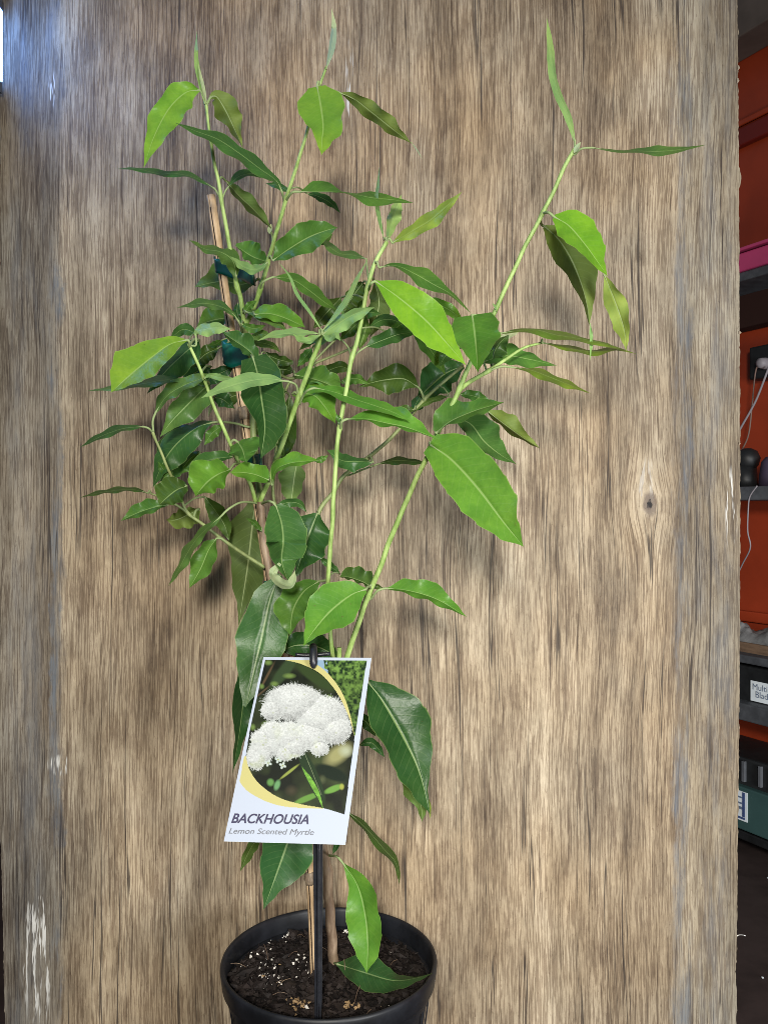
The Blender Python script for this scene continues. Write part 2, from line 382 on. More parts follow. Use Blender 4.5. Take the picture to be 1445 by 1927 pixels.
# ------------------------------------------------------------------ pot
PX, PY, PZ = (620-CX)/F*.634, .634, .150
pot = empty('plant_pot', (PX, PY, 0), 'round black plastic nursery pot filled with potting mix', 'pot')
def lathe(prof, n=96, cx=PX, cy=PY):
    V = []; Fc = []
    m = len(prof)
    for k in range(n):
        a = 2*math.pi*k/n
        for (r, z) in prof: V.append((cx+r*math.cos(a), cy+r*math.sin(a), z))
    for k in range(n):
        k2 = (k+1) % n
        for j in range(m-1): Fc.append((k*m+j, k2*m+j, k2*m+j+1, k*m+j+1))
    return V, Fc
rim_prof = [(.0735, .1355), (.0775, .1348), (.0786, .1360), (.0799, .1455), (.0802, .1485), (.0796, .1503), (.0784, .1508), (.0772, .1500), (.0765, .1480), (.0758, .1420), (.0752, .128)]
V, Fc = lathe(rim_prof); mesh_obj('rim', V, Fc, M_pot, pot, smooth=True)
body_prof = [(.0005, .004), (.052, .004), (.0545, .001), (.0568, .004), (.0742, .1352), (.0738, .137), (.0722, .128), (.0550, .010), (.0005, .008)]
V, Fc = lathe(body_prof); mesh_obj('body', V, Fc, M_pot, pot, smooth=True)
for k in range(24):
    a = 2*math.pi*(k+.5)/24
    rb = []
    for z, r in ((.012, .0580), (.128, .0738)):
        for da, dr in ((-.018, 0), (0, .0011), (.018, 0)): rb.append((PX+(r+dr)*math.cos(a+da), PY+(r+dr)*math.sin(a+da), z))
    mesh_obj('rib', rb, [(0, 1, 4, 3), (1, 2, 5, 4)], M_pot, pot)

# soil
SZ = .1365
def soil_h(x, y):
    q = Vector((x*60, y*60, 0)); r = math.hypot(x-PX, y-PY)
    return SZ+.0035*noise.noise(q)+.0022*noise.noise(q*3.1)+.0010*noise.noise(q*9)-.002*(r/.074)**2
V = []; Fc = []; nr, na = 60, 160
for i in range(nr+1):
    r = .0757*i/nr
    for k in range(na):
        a = 2*math.pi*k/na; x, y = PX+r*math.cos(a), PY+r*math.sin(a); V.append((x, y, soil_h(x, y)))
for i in range(nr):
    for k in range(na):
        k2 = (k+1) % na; Fc.append((i*na+k, (i+1)*na+k, (i+1)*na+k2, i*na+k2))
tag(mesh_obj('potting_mix', V, Fc, M_soil, smooth=False), 'dark brown potting mix filling the black pot', 'soil', kind='stuff')
def chunks(name, n, size, mat, label, cat, elong=(1, 1), region=None, lift=.4, seed=1):
    rg = random.Random(seed); V = []; Fc = []
    base = [(1, 0, 0), (-1, 0, 0), (0, 1, 0), (0, -1, 0), (0, 0, 1), (0, 0, -1)]
    tri = [(0, 2, 4), (2, 1, 4), (1, 3, 4), (3, 0, 4), (2, 0, 5), (1, 2, 5), (3, 1, 5), (0, 3, 5)]
    for _ in range(n):
        if region and rg.random() < .92:
            cx_, cy_, rr = rg.choice(region); x = cx_+rg.gauss(0, rr); y = cy_+rg.gauss(0, rr)
        else:
            r = .0745*math.sqrt(rg.random()); a = rg.random()*6.283; x = PX+r*math.cos(a); y = PY+r*math.sin(a)
        if math.hypot(x-PX, y-PY) > .0738: continue
        s = size[0]*(size[1]/size[0])**(rg.random()**1.8); e = rg.uniform(*elong)
        m = Matrix.Rotation(rg.random()*6.28, 3, 'Z') @ Matrix.Rotation(rg.gauss(0, .5), 3, 'X') @ Matrix.Rotation(rg.gauss(0, .4), 3, 'Y')
        b = len(V); sc_ = (s*e, s*rg.uniform(.6, 1.1), s*rg.uniform(.35, .8)); z = soil_h(x, y)+s*lift
        for p in base:
            q = m @ Vector((p[0]*sc_[0]*rg.uniform(.6, 1.2), p[1]*sc_[1]*rg.uniform(.6, 1.2), p[2]*sc_[2]))+Vector((rg.uniform(-.3, .3)*s, rg.uniform(-.3, .3)*s, 0))
            V.append((x+q.x, y+q.y, z+q.z))
        Fc += [tuple(b+i for i in f) for f in tri]
    return tag(mesh_obj(name, V, Fc, mat), label, cat, kind='stuff')
chunks('bark_fines', 3200, (.0006, .0034), M_bit, 'dark bark fines and crumbs scattered over the potting mix', 'mulch', (1, 2.2), seed=3)
chunks('coarse_bark', 130, (.0026, .0080), M_bit, 'coarse flat dark bark chips lying on the potting mix', 'mulch', (1, 1.8), lift=.15, seed=12)
def SP(px, py, z=SZ):   # where a photo ray meets the soil
    d = (CAMZ-z)*F/(py-CY); q = P(px, py, d); return q
reg = [(SP(500, 1760).x, SP(500, 1760).y, .009), (SP(540, 1755).x, SP(540, 1755).y, .004), (SP(490, 1810).x, SP(490, 1810).y, .010), (SP(510, 1845).x, SP(510, 1845).y, .005), (SP(575, 1815).x, SP(575, 1815).y, .008), (SP(680, 1745).x, SP(680, 1745).y, .012)]
chunks('perlite_grains', 300, (.0005, .0021), M_perl, 'small white perlite grains mostly on the left of the potting mix', 'perlite', (1, 1.3), reg, .8, seed=5)
reg = [(SP(570, 1895).x, SP(570, 1895).y, .0030), (SP(555, 1885).x, SP(555, 1885).y, .0030), (SP(660, 1895).x, SP(660, 1895).y, .0026)]
chunks('fertiliser_granules', 60, (.0009, .0024), M_tan, 'clump of tan fertiliser granules at the front of the pot', 'fertiliser', (1, 1.2), reg, 1.0, seed=6)
V, Fc = [], []
for k in range(20):
    r = .066*math.sqrt(rnd.random()); a = rnd.random()*6.28; x = PX+r*math.cos(a); y = PY+r*math.sin(a); z = soil_h(x, y)+.001
    p0 = Vector((x, y, z)); d = Vector((rnd.gauss(0, 1), rnd.gauss(0, 1), abs(rnd.gauss(0, .8)))).normalized()*rnd.uniform(.006, .016)
    v, f = tube(catmull([p0, p0+d*.5+Vector((0, 0, .0015)), p0+d], 6), .00022, 4); b = len(V); V += v; Fc += [tuple(b+i for i in q) for q in f]
tag(mesh_obj('root_fibres', V, Fc, stem_material('fibre', (.10, .06, .04, 1), (.28, .20, .13, 1))), 'thin tan root fibres poking out of the potting mix', 'fibres', kind='stuff')

# ------------------------------------------------------------------ bamboo stake
stk_px = [(397, 368, .650), (430, 590, .648), (456, 760, .646), (485, 950, .645), (515, 1150, .643), (560, 1450, .641), (583, 1640, .640), (594, 1870, .639)]
stake = empty('bamboo_stake', SP(593, 1845), 'straight tan bamboo cane with a long split supporting the plant', 'plant stake')
path = arclen_resample(catmull([P(*q) for q in stk_px], 200), 120)
def notch(k, t):
    d = abs(k-.685); return 1-.55*max(0, 1-d/.03)
rad = [.00335*(1+.10*max(0, 1-abs(i/119-q)/.012) if True else 1) for i in range(120) for q in [min((.18, .42, .635, .845), key=lambda u: abs(u-i/119))]]
V, Fc = tube(path, rad, 64, True, notch)
mesh_obj('cane', V, Fc, M_bamboo, stake, smooth=True)
V, Fc = tube([p+Vector((-.0011, -.00305, 0)) for p in path[2:]], .00042, 6)
mesh_obj('split', V, Fc, simple('dark_split', (.02, .012, .008, 1), .8, .2, 60, .2), stake)
for py in (777, 1648):
    i = min(range(120), key=lambda k: abs((CY-(path[k].z-CAMZ)*F/path[k].y)-py))
    seg = [path[max(0, i-1)].lerp(path[min(119, i+1)], u) for u in (0, .2, .4, .6, .8, 1)]
    V, Fc = tube(seg, [.0034, .0042, .0039, .0045, .0040, .0034], 20, True, lambda k, t: 1+.08*math.sin(k*31+t*9))
    mesh_obj('node_ring', V, Fc, M_node, stake, smooth=True)

# ------------------------------------------------------------------ the plant: stems
plant = empty('myrtle_plant', SP(632, 1800), 'young leafy green lemon myrtle shrub growing in the black pot', 'plant')
STEMS = []            # (points px,py,d) samples for attaching leaves
def stem(pts, r0, r1, mat, name='stem', nodes=(), n=60):
    p3 = [P(*q) for q in pts]
    pa = arclen_resample(catmull(p3, 160), n)
    rr = []
    for i, p in enumerate(pa):
        t = i/(n-1); r = (r0*(1-t)+r1*t)*.92
        py = CY-(p.z-CAMZ)*F/p.y; px = CX+p.x*F/p.y
        for (nx, ny) in nodes:
            dd = math.hypot(px-nx, py-ny); r *= 1+.35*math.exp(-(dd/7)**2)
        rr.append(r); STEMS.append((px, py, p.y, p))
    pa = [p+Vector((noise.noise(p*60), noise.noise(p*60+Vector((5, 0, 0))), 0))*r0*.35 for p in pa]
    V, Fc = tube(pa, rr, 12)
    return mesh_obj(name, V, Fc, mat, plant, smooth=True)
mm = .001
stem([(630, 1835, .652), (622, 1730, .650), (612, 1620, .648), (590, 1450, .644), (565, 1310, .640), (545, 1210, .636), (520, 1120, .634), (503, 1060, .632), (490, 945, .630)], 4.4*mm, 2.9*mm, M_bark, 'trunk', [(610, 1640), (490, 948)], 110)
stem([(490, 950, .630), (483, 880, .638), (476, 800, .640), (470, 720, .640), (467, 650, .636), (460, 610, .630)], 2.7*mm, 2.2*mm, M_olive, 'trunk', [(460, 608)])
stem([(460, 612, .630), (453, 560, .624), (445, 535, .620), (432, 465, .612), (417, 375, .600), (403, 300, .592), (392, 235, .586), (386, 190, .582)], 2.0*mm, 1.0*mm, M_green, nodes=[(417, 372), (448, 540), (388, 198)])
stem([(462, 612, .630), (478, 580, .624), (490, 545, .616), (505, 490, .606), (520, 440, .598), (538, 375, .588), (548, 345, .582), (565, 290, .572), (582, 235, .565), (600, 165, .560), (615, 125, .558)], 2.0*mm, 0.9*mm, M_green, nodes=[(538, 373), (502, 495), (489, 545)])
stem([(640, 1560, .646), (634, 1400, .632), (628, 1250, .612), (622, 1190, .604), (618, 1090, .592), (622, 1030, .586), (628, 940, .578), (632, 870, .574), (638, 810, .570), (645, 770, .568), (655, 715, .566), (662, 672, .566), (672, 640, .566), (683, 590, .566), (690, 550, .566), (700, 510, .566), (713, 480, .565), (727, 455, .563)], 1.9*mm, 1.5*mm, M_green, nodes=[(662, 672), (640, 805), (689, 540)], n=110)
stem([(488, 948, .630), (497, 925, .624), (510, 895, .616), (525, 850, .606), (548, 790, .596), (562, 748, .590), (580, 700, .584), (594, 660, .580), (604, 626, .577)], 2.1*mm, 1.8*mm, M_green, nodes=[(563, 745), (597, 650)])
stem([(632, 1500, .648), (640, 1330, .634), (652, 1240, .622), (670, 1185, .614), (690, 1130, .606), (715, 1068, .598), (740, 1000, .592), (770, 930, .586), (800, 868, .580), (818, 825, .576), (838, 785, .573), (865, 730, .570), (885, 682, .568), (905, 635, .567), (932, 585, .566), (950, 545, .565), (975, 490, .562), (1000, 440, .560), (1022, 398, .557), (1036, 370, .554), (1060, 318, .550), (1081, 280, .546)], 2.5*mm, 1.4*mm, M_green, nodes=[(695, 1120), (818, 826), (1020, 402), (866, 730)], n=130)
stem([(560, 1080, .640), (600, 965, .645), (628, 925, .648), (650, 893, .650), (695, 860, .652), (745, 815, .655), (800, 750, .658), (845, 710, .660), (870, 688, .660)], 2.0*mm, 1.3*mm, M_olive, nodes=[(690, 865), (800, 750)])
stem([(866, 732, .570), (885, 718, .574), (920, 697, .580), (950, 677, .584), (985, 655, .586), (1018, 645, .586)], 1.7*mm, .9*mm, M_green, nodes=[(918, 698)])
stem([(482, 946, .628), (469, 906, .618), (447, 866, .608), (425, 815, .598), (402, 762, .590), (384, 712, .584), (370, 678, .580), (354, 645, .577)], 1.7*mm, 1.1*mm, M_green, nodes=[(384, 712)])
stem([(498, 1068, .634), (433, 1025, .628), (384, 988, .622), (353, 965, .618), (340, 935, .614), (330, 910, .610), (310, 868, .604), (292, 824, .598), (288, 810, .596)], 1.5*mm, 1.0*mm, M_olive, nodes=[(353, 965), (290, 818)])
stem([(353, 965, .618), (335, 952, .614), (310, 938, .610), (285, 929, .608)], 1.1*mm, .7*mm, M_olive)
stem([(460, 640, .632), (520, 700, .645), (560, 710, .650), (600, 670, .652), (630, 640, .652)], 1.4*mm, .9*mm, M_olive)
stem([(637, 1300, .628), (638, 1240, .622), (638, 1219, .620)], 1.9*mm, 1.9*mm, M_green, 'cut_stem')
stem([(560, 1000, .640), (515, 935, .636), (530, 770, .652), (545, 720, .652), (580, 690, .654), (650, 660, .655), (690, 640, .655)], 1.3*mm, 1.0*mm, M_olive)
stem([(503, 495, .608), (512, 470, .618), (512, 445, .622), (507, 428, .624)], .9*mm, .8*mm, M_olive)

# ------------------------------------------------------------------ leaves
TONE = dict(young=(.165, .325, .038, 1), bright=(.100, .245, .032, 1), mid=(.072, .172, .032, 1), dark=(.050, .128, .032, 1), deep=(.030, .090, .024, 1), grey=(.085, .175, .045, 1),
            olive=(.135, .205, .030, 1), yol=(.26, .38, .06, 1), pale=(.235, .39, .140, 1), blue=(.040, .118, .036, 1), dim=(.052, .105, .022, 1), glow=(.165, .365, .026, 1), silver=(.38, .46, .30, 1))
PROF = dict(ov=[.08, .70, .96, 1.0, .97, .90, .78, .60, .38, .17, .01], la=[.05, .42, .74, .93, 1.0, 1.0, .93, .78, .54, .24, .01], rd=[.35, .82, .97, 1.0, 1.0, 1.0, .95, .86, .68, .40, .02])
NLEAF = [0]
def L(rib, wl, wr, tone='mid', d0=None, dd=-.012, W=None, fold=None, under=False, prof='la', pet=None, wave=.20, bow=0.0, auto=True, label=None, ser=.03, curl=0.0, name='leaf', mid=None):
    NLEAF[0] += 1; rg = random.Random(NLEAF[0]*17+3)
    rib2 = [Vector((p[0], p[1], 0)) for p in rib]
    bx, by = (pet[0] if pet else rib[0])[:2]
    near = min(STEMS, key=lambda s: math.hypot(s[0]-bx, s[1]-by) + (0 if d0 is None else abs(s[2]-d0)*400))
    nd = math.hypot(near[0]-bx, near[1]-by)
    if d0 is None: d0 = near[2]-.002 if nd < 40 else .63
    rows = 40
    c2 = arclen_resample(catmull(rib2, 120), rows+1)
    leaf_len = sum((b-a).length for a, b in zip(c2, c2[1:]))
    tw = isinstance(wl, (list, tuple)); twr = isinstance(wr, (list, tuple))
    ml = max(wl) if tw else wl; mr = max(wr) if twr else wr
    if W is None: W = max(ml, mr, (leaf_len*.13 if leaf_len > 60 else 0))*1.06
    if fold is None: fold = 's' if min(ml, mr) < .75*W or under else 'v'
    us = np.array([-1, -.86, -.66, -.44, -.22, -.08, 0, .08, .22, .44, .66, .86, 1.0])   # -1 = left edge
    V = []; UV = []; ph = rg.random()*6.28; ph2 = rg.random()*6.28; fw = rg.uniform(2.0, 3.4); pf = PROF[prof]
    for i in range(rows+1):
        t = i/rows
        a = c2[max(i-1, 0)]; b = c2[min(i+1, rows)]; tv = (b-a).normalized()
        lf = Vector((tv.y, -tv.x, 0))                      # left-hand side on the picture (y down)
        p = interp(pf, t)
        L_w = interp(wl, t) if tw else wl*p
        R_w = interp(wr, t) if twr else wr*p
        dcen = d0+dd*t + bow*math.sin(math.pi*t) + curl*t*t
        if mid is not None: dcen = mid[0]*(1-t)+mid[-1]*t if len(mid) == 2 else interp(mid, t)
        k = dcen/F
        dl = math.sqrt(max(0, W*W-ml*ml))*p*k; dr = math.sqrt(max(0, W*W-mr*mr))*p*k
        lup = lf.y < 0
        if fold == 'v': sl, sr = -1, -1
        elif fold == 'a': sl, sr = 1, 1
        else:
            sl = 1 if lup else -1
            if under: sl = -sl
            sr = -sl
        for u in us:
            au = abs(u); wv = 1.15*wave*W*p*(au**1.5)*math.sin(fw*6.28*t+(ph if u < 0 else ph2))
            sr_ = 1+ser*((t*34) % 1.0-.5)*(au > .95)*2 if .04 < t < .97 else 1
            hw = (L_w if u < 0 else R_w)*sr_*1.10*(1+.06*noise.noise(Vector((t*7+ph*3, u, ph2))))
            hw += .42*wv*(1 if hw > 2 else 0) if au > .5 else 0
            side = 1 if u < 0 else -1
            q = c2[i]+lf*side*au*hw
            dep = dcen+(sl*dl if u < 0 else sr*dr)*(au**1.0)+wv*k*1.2
            dep += W*k*.13*p*(1-(1-au)**2)*0.6 - (W*k*.05 if au < .05 else 0)*p*-1   # drooping blades, sunk midrib
            V.append(P(q.x, q.y, dep)); UV.append(((u+1)/2, t))
    nc = len(us); Fc = []
    for i in range(rows):
        for j in range(nc-1):
            f = (i*nc+j, i*nc+j+1, (i+1)*nc+j+1, (i+1)*nc+j)
            Fc.append(f[::-1] if under else f)
    # orient the faces: top side towards the camera unless the underside is what shows
    # petiole (joins the blade to its stem)
    pp = []
    if pet:
        npts = len(pet)
        st = near[3] if nd < 30 else None
        for j, q in enumerate(pet):
            s = j/max(1, npts-1); dz = (near[2] if st is not None else d0)*(1-s)+(d0)*s; pp.append(P(q[0], q[1], dz))
        if st is not None and (pp[0]-st).length > .001: pp = [st]+pp
    elif auto and 2 < nd < 60:
        s = near[3]; e = P(rib[0][0], rib[0][1], d0); m_ = s.lerp(e, .5)+Vector((0, -.0015, .002)); pp = [s, m_]
    elif auto: pp = [near[3]] if nd < 60 else []
    end = P(c2[0].x, c2[0].y, V[nc//2].y); end2 = V[nc+nc//2]; end3 = V[4*nc+nc//2]
    if pp:
        path = arclen_resample(catmull(pp+[end, end2], 40), 14)+[V[2*nc+nc//2], end3+Vector((0, .0003, 0)), V[9*nc+nc//2]+Vector((0, .0003, 0))]
    else:
        path = [end, end2, V[2*nc+nc//2], end3, V[9*nc+nc//2]]
    pr = max(.0005, min(.0009, W*d0/F*.05+.0004))
    v, f = tube(path, [pr*1.25]+[pr]*(len(path)-5)+[pr*.7, pr*.5, pr*.35, pr*.1], 7)
    b0 = len(V); V += v; UV += [(.5, .3)]*len(v); Fc += [tuple(b0+i for i in q) for q in f]
    o = mesh_obj(name, V, Fc, ML, plant, smooth=True, uvs=UV)
    c = TONE[tone]; j = rg.uniform(.88, 1.12); g = rg.uniform(.93, 1.07)
    o.color = (c[0]*j*g, c[1]*j, c[2]*j/g, 1)
    if label: o['label'] = label
    return o

#LEAVES
exec_leaves = True
# --- top left shoot
L([(376, 170), (350, 174), (318, 205), (290, 258), (271, 315)], 29, 25, 'young', dd=-.035, prof='ov', pet=[(386, 196), (384, 180)], label='bright yellow green drooping leaf at the top left')
L([(396, 184), (407, 181), (422, 203), (438, 235), (458, 280)], [4, 18, 26, 20, 14, 5, 0], [3, 14, 20, 15, 9, 3, 0], 'olive', dd=.01, under=True, pet=[(388, 200)])
L([(386, 196), (377, 150), (370, 110), (371, 58)], 5, 4, 'pale', dd=.0, auto=False, name='shoot_tip', W=6, wave=.03)
L([(389, 194), (382, 165), (376, 138), (374, 120)], 2, 4, 'silver', dd=-.002, auto=False, name='shoot_tip', W=5, wave=.03)
L([(531, 362), (520, 340), (490, 318), (450, 288), (410, 262), (370, 247), (330, 231)], 13, 13, 'dark', d0=.58, dd=-.03, pet=[(535, 378)], wave=.25, W=24)
L([(404, 355), (372, 336), (330, 326), (300, 327), (260, 318), (217, 318)], 5, 6, 'dark', d0=.60, dd=.0, W=20, wave=.3, pet=[(416, 375), (409, 362)])
L([(429, 353), (450, 332), (482, 327), (515, 343)], 9, 5, 'dark', d0=.60, dd=.01, pet=[(419, 372), (424, 360)])
L([(425, 340), (450, 368), (475, 392), (497, 415), (511, 430)], 15, 8, 'grey', d0=.61, dd=.01, under=True, W=22)
L([(545, 362), (525, 350), (500, 345)], 6, 6, 'dark', d0=.62, dd=.01)
# --- second shoot
L([(597, 163), (603, 195), (608, 235), (606, 262), (605, 292)], [14, 38, 40, 34, 31, 16, 0], [16, 38, 40, 30, 18, 8, 0], 'young', dd=-.03, W=46, ser=.012, wave=.04, label='heart shaped bright green leaf pointing down under the tallest shoot')
L([(637, 174), (665, 185), (700, 212), (735, 240), (774, 270)], [0, 10, 15, 17, 16, 8, 0], [0, 8, 15, 10, 12, 6, 0], 'olive', d0=.562, dd=-.005, under=True, auto=True, pet=[(601, 163), (625, 170)])
L([(774, 268), (785, 283), (795, 300)], 1, 1, 'silver', d0=.557, dd=0, auto=False, W=2)
L([(614, 130), (624, 90), (628, 50), (624, 15)], 5, 6, 'silver', dd=0, auto=False, name='shoot_tip', W=7, wave=.02)
L([(562, 361), (590, 361), (630, 361), (665, 365), (700, 372), (740, 376), (779, 382)], [0, 19, 15, 3, 3, 9, 9, 4, 0], [0, 1, 1, 2, 6, 14, 12, 4, 0], 'mid', d0=.578, dd=-.02, W=26, pet=[(539, 376), (550, 362)])
L([(578, 364), (600, 370), (622, 382), (641, 401)], 8, 7, 'deep', d0=.60, dd=.01)
L([(514, 490), (545, 468), (580, 447), (610, 435), (635, 428)], [3, 20, 27, 28, 27, 17, 0], [2, 12, 20, 24, 24, 12, 0], 'mid', d0=.598, dd=-.02, prof='ov', W=30)
L([(689, 487), (665, 480), (640, 477), (618, 462), (598, 438)], 7, 7, 'grey', d0=.575, dd=.03, pet=[(694, 530), (691, 505)], W=20, wave=.2)
L([(588, 462), (600, 452), (615, 448), (626, 440)], 10, 10, 'dim', d0=.61, dd=.01, auto=False)
# --- cluster round the upper tie
L([(445, 520), (438, 490), (415, 474), (385, 468), (355, 451)], [4, 14, 16, 10, 6, 3, 0], [2, 12, 14, 8, 7, 5, 0], 'grey', d0=.608, dd=-.01, W=24)
L([(505, 493), (485, 487), (470, 480), (455, 470), (443, 462)], [2, 9, 12, 10, 3, 0], [3, 14, 24, 26, 18, 5], 'mid', d0=.614, dd=.005, prof='ov')
L([(503, 494), (490, 505), (475, 508), (455, 500), (433, 482)], 7, 10, 'pale', d0=.600, dd=-.014, W=18)
L([(483, 527), (455, 535), (425, 530), (400, 532), (366, 540)], [2, 14, 16, 12, 6, 0], [2, 22, 32, 34, 16, 0], 'grey', d0=.665, dd=.005, prof='ov', W=36)
L([(446, 600), (438, 590), (415, 577), (380, 571), (333, 579)], 7, 9, 'grey', d0=.618, dd=-.03, pet=[(456, 625), (452, 610)], W=22)
L([(448, 598), (430, 598), (400, 603), (371, 613)], [1, 8, 10, 6, 0], [2, 16, 24, 20, 0], 'mid', d0=.662, dd=-.004)
L([(448, 570), (446, 585), (450, 600), (455, 612)], 10, 7, 'blue', d0=.65, dd=0, auto=False)
L([(369, 634), (370, 625), (385, 620), (408, 617), (436, 619)], 10, 12, 'pale', d0=.577, dd=-.01, pet=[(358, 650), (369, 650)], W=16)
L([(352, 640), (320, 648), (284, 674), (248, 704), (209, 739)], [2, 17, 24, 26, 22, 10, 0], [2, 14, 26, 37, 45, 32, 0], 'young', d0=.572, dd=-.03, W=46, pet=[(358, 652), (356, 642)], wave=.06, label='large bright yellow green leaf at the far left tip of the plant')
L([(375, 640), (350, 662), (320, 690), (298, 715), (277, 741)], 27, 14, 'blue', d0=.60, dd=.02, prof='ov')
L([(372, 628), (345, 620), (320, 638)], 10, 10, 'dark', d0=.62, dd=.01)
L([(385, 728), (350, 717), (310, 715), (270, 722), (220, 729), (163, 736)], 7, 7, 'grey', d0=.60, dd=.0, W=22, wave=.25)
L([(294, 775), (315, 745), (345, 726), (375, 714), (402, 702)], [2, 12, 17, 14, 10, 0], [2, 7, 10, 8, 6, 0], 'grey', d0=.594, dd=-.01, pet=[(289, 812), (288, 792)], W=22)
L([(394, 722), (365, 750), (340, 775), (320, 797), (302, 822)], 28, 24, 'grey', d0=.61, dd=.0, prof='ov')
L([(270, 803), (235, 806), (205, 815), (178, 827), (151, 842)], 6, 8, 'dark', d0=.592, dd=.0, W=20, pet=[(288, 814), (280, 806)], wave=.2)
L([(400, 795), (370, 805), (333, 835), (308, 870), (288, 918)], [2, 18, 30, 32, 24, 10, 0], [2, 10, 18, 22, 20, 8, 0], 'dark', d0=.63, dd=-.01, pet=[(465, 803), (445, 797), (420, 794)], prof='ov', W=34)
L([(360, 800), (335, 815), (310, 840), (292, 868)], 20, 14, 'dark', d0=.65, dd=.0, auto=False)
L([(378, 850), (360, 862), (345, 880), (335, 896)], 14, 10, 'mid', d0=.64, dd=.0, auto=False)
L([(441, 859), (415, 862), (390, 867), (370, 872), (350, 881)], 8, 15, 'dark', d0=.612, dd=.0)
L([(448, 832), (456, 845), (460, 858), (464, 872)], [10, 34, 30, 12, 0], [14, 28, 18, 8, 0], 'mid', d0=.60, dd=-.02, W=38)
L([(433, 884), (412, 892), (390, 908), (368, 934)], [3, 18, 24, 22, 10, 0], [3, 24, 38, 42, 30, 0], 'bright', d0=.595, dd=-.03, prof='rd', W=42, label='rounded bright green leaf at the left of the middle of the plant')
L([(505, 903), (480, 893), (455, 889), (434, 889)], 12, 19, 'bright', d0=.600, dd=-.02, prof='rd')
L([(352, 915), (333, 922), (313, 938), (300, 951)], [6, 20, 22, 12, 0], [6, 24, 30, 26, 0], 'dim', d0=.595, dd=-.01, prof='rd', W=32)
L([(316, 950), (290, 955), (260, 965), (228, 980)], 8, 17, 'mid', d0=.602, dd=-.01)
L([(280, 928), (250, 921), (215, 923), (180, 929), (149, 937)], 4, 5, 'dim', d0=.607, dd=.0, W=17, wave=.2)
L([(375, 958), (355, 968), (332, 978), (313, 978)], [6, 22, 22, 14, 0], [3, 10, 14, 12, 0], 'olive', d0=.635, dd=.0, prof='rd', under=True)
L([(415, 973), (395, 990), (372, 1012), (352, 1042), (335, 1075), (317, 1103)], [2, 6, 7, 10, 9, 5, 0], [2, 6, 7, 9, 7, 4, 0], 'grey', d0=.605, dd=-.01, pet=[(485, 947), (455, 945), (430, 958)], W=22, wave=.25)
L([(408, 1013), (393, 1035), (378, 1070), (357, 1107)], [1, 14, 19, 18, 8, 0], [1, 14, 22, 20, 12, 0], 'mid', d0=.625, dd=-.02, prof='ov', pet=[(430, 1024), (418, 1014)], label='glossy green leaf hanging at the lower left')
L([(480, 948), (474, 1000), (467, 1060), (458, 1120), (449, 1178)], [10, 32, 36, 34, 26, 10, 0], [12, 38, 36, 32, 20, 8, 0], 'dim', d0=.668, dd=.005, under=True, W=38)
L([(386, 935), (405, 960), (423, 988), (432, 1018)], 14, 16, 'grey', d0=.655, dd=0.0)
L([(492, 1000), (480, 985), (463, 975)], 5, 5, 'mid', d0=.625, dd=-.006)
L([(515, 521), (550, 526), (580, 545), (610, 568), (635, 584)], [1, 10, 13, 13, 9, 0], [1, 6, 9, 10, 7, 0], 'mid', d0=.605, dd=0, pet=[(489, 546), (496, 530)], W=18)
L([(642, 560), (615, 588), (590, 618)], 17, 16, 'dim', d0=.645, dd=0)
L([(690, 560), (665, 575), (640, 600)], 14, 12, 'mid', d0=.64, dd=0)
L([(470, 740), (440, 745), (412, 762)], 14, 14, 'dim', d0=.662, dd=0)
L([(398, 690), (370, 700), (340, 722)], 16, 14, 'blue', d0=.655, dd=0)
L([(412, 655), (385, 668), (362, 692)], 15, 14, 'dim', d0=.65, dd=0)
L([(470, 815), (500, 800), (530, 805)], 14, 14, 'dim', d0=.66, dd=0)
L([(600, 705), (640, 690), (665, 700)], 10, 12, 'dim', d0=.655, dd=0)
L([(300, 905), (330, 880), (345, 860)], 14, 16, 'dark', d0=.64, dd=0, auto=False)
for q in (([(668, 600), (690, 588), (716, 590)], 9, 11, 'dark', .60), ([(588, 655), (575, 672), (560, 690)], 8, 9, 'mid', .62), ([(470, 640), (492, 628), (512, 636)], 8, 8, 'grey', .615), ([(520, 800), (532, 830), (536, 866)], 12, 13, 'dim', .65),
          ([(735, 628), (752, 612), (775, 606)], 8, 9, 'mid', .59), ([(860, 655), (840, 668), (826, 690)], 11, 10, 'dark', .61), ([(780, 770), (752, 776), (728, 794)], 10, 11, 'dim', .65), ([(640, 720), (668, 712), (694, 722)], 8, 10, 'mid', .61),
          ([(455, 610), (478, 618), (500, 612)], 7, 8, 'mid', .61), ([(420, 800), (400, 815), (385, 838)], 10, 9, 'mid', .625), ([(505, 760), (520, 742), (540, 736)], 8, 9, 'dark', .63), ([(330, 900), (312, 888), (298, 868)], 8, 8, 'mid', .625)):
    L(q[0], q[1], q[2], q[3], d0=q[4], dd=-.006, wave=.22)
# --- dark glossy centre
L([(476, 672), (485, 705), (492, 750), (498, 805), (491, 864)], [24, 38, 42, 40, 38, 24, 0], [20, 32, 33, 25, 14, 6, 0], 'deep', d0=.588, dd=-.015, W=44, wave=.1, label='long dark glossy leaf hanging in front of the bamboo cane')
L([(535, 717), (505, 713), (470, 717), (430, 728), (402, 738), (377, 750)], [1, 9, 12, 12, 9, 5, 0], [1, 8, 13, 15, 12, 6, 0], 'pale', d0=.58, dd=-.04, pet=[(561, 746), (558, 726), (547, 719)], W=20, wave=.15)
L([(385, 712), (395, 706), (415, 710), (442, 712)], 5, 6, 'pale', d0=.578, dd=-.01)
L([(404, 748), (420, 752), (443, 770)], [4, 14, 12, 5, 0], [4, 14, 12, 5, 0], 'blue', d0=.635, dd=0)
L([(404, 750), (397, 768), (392, 785)], 3, 3, 'silver', d0=.632, dd=0, auto=False)
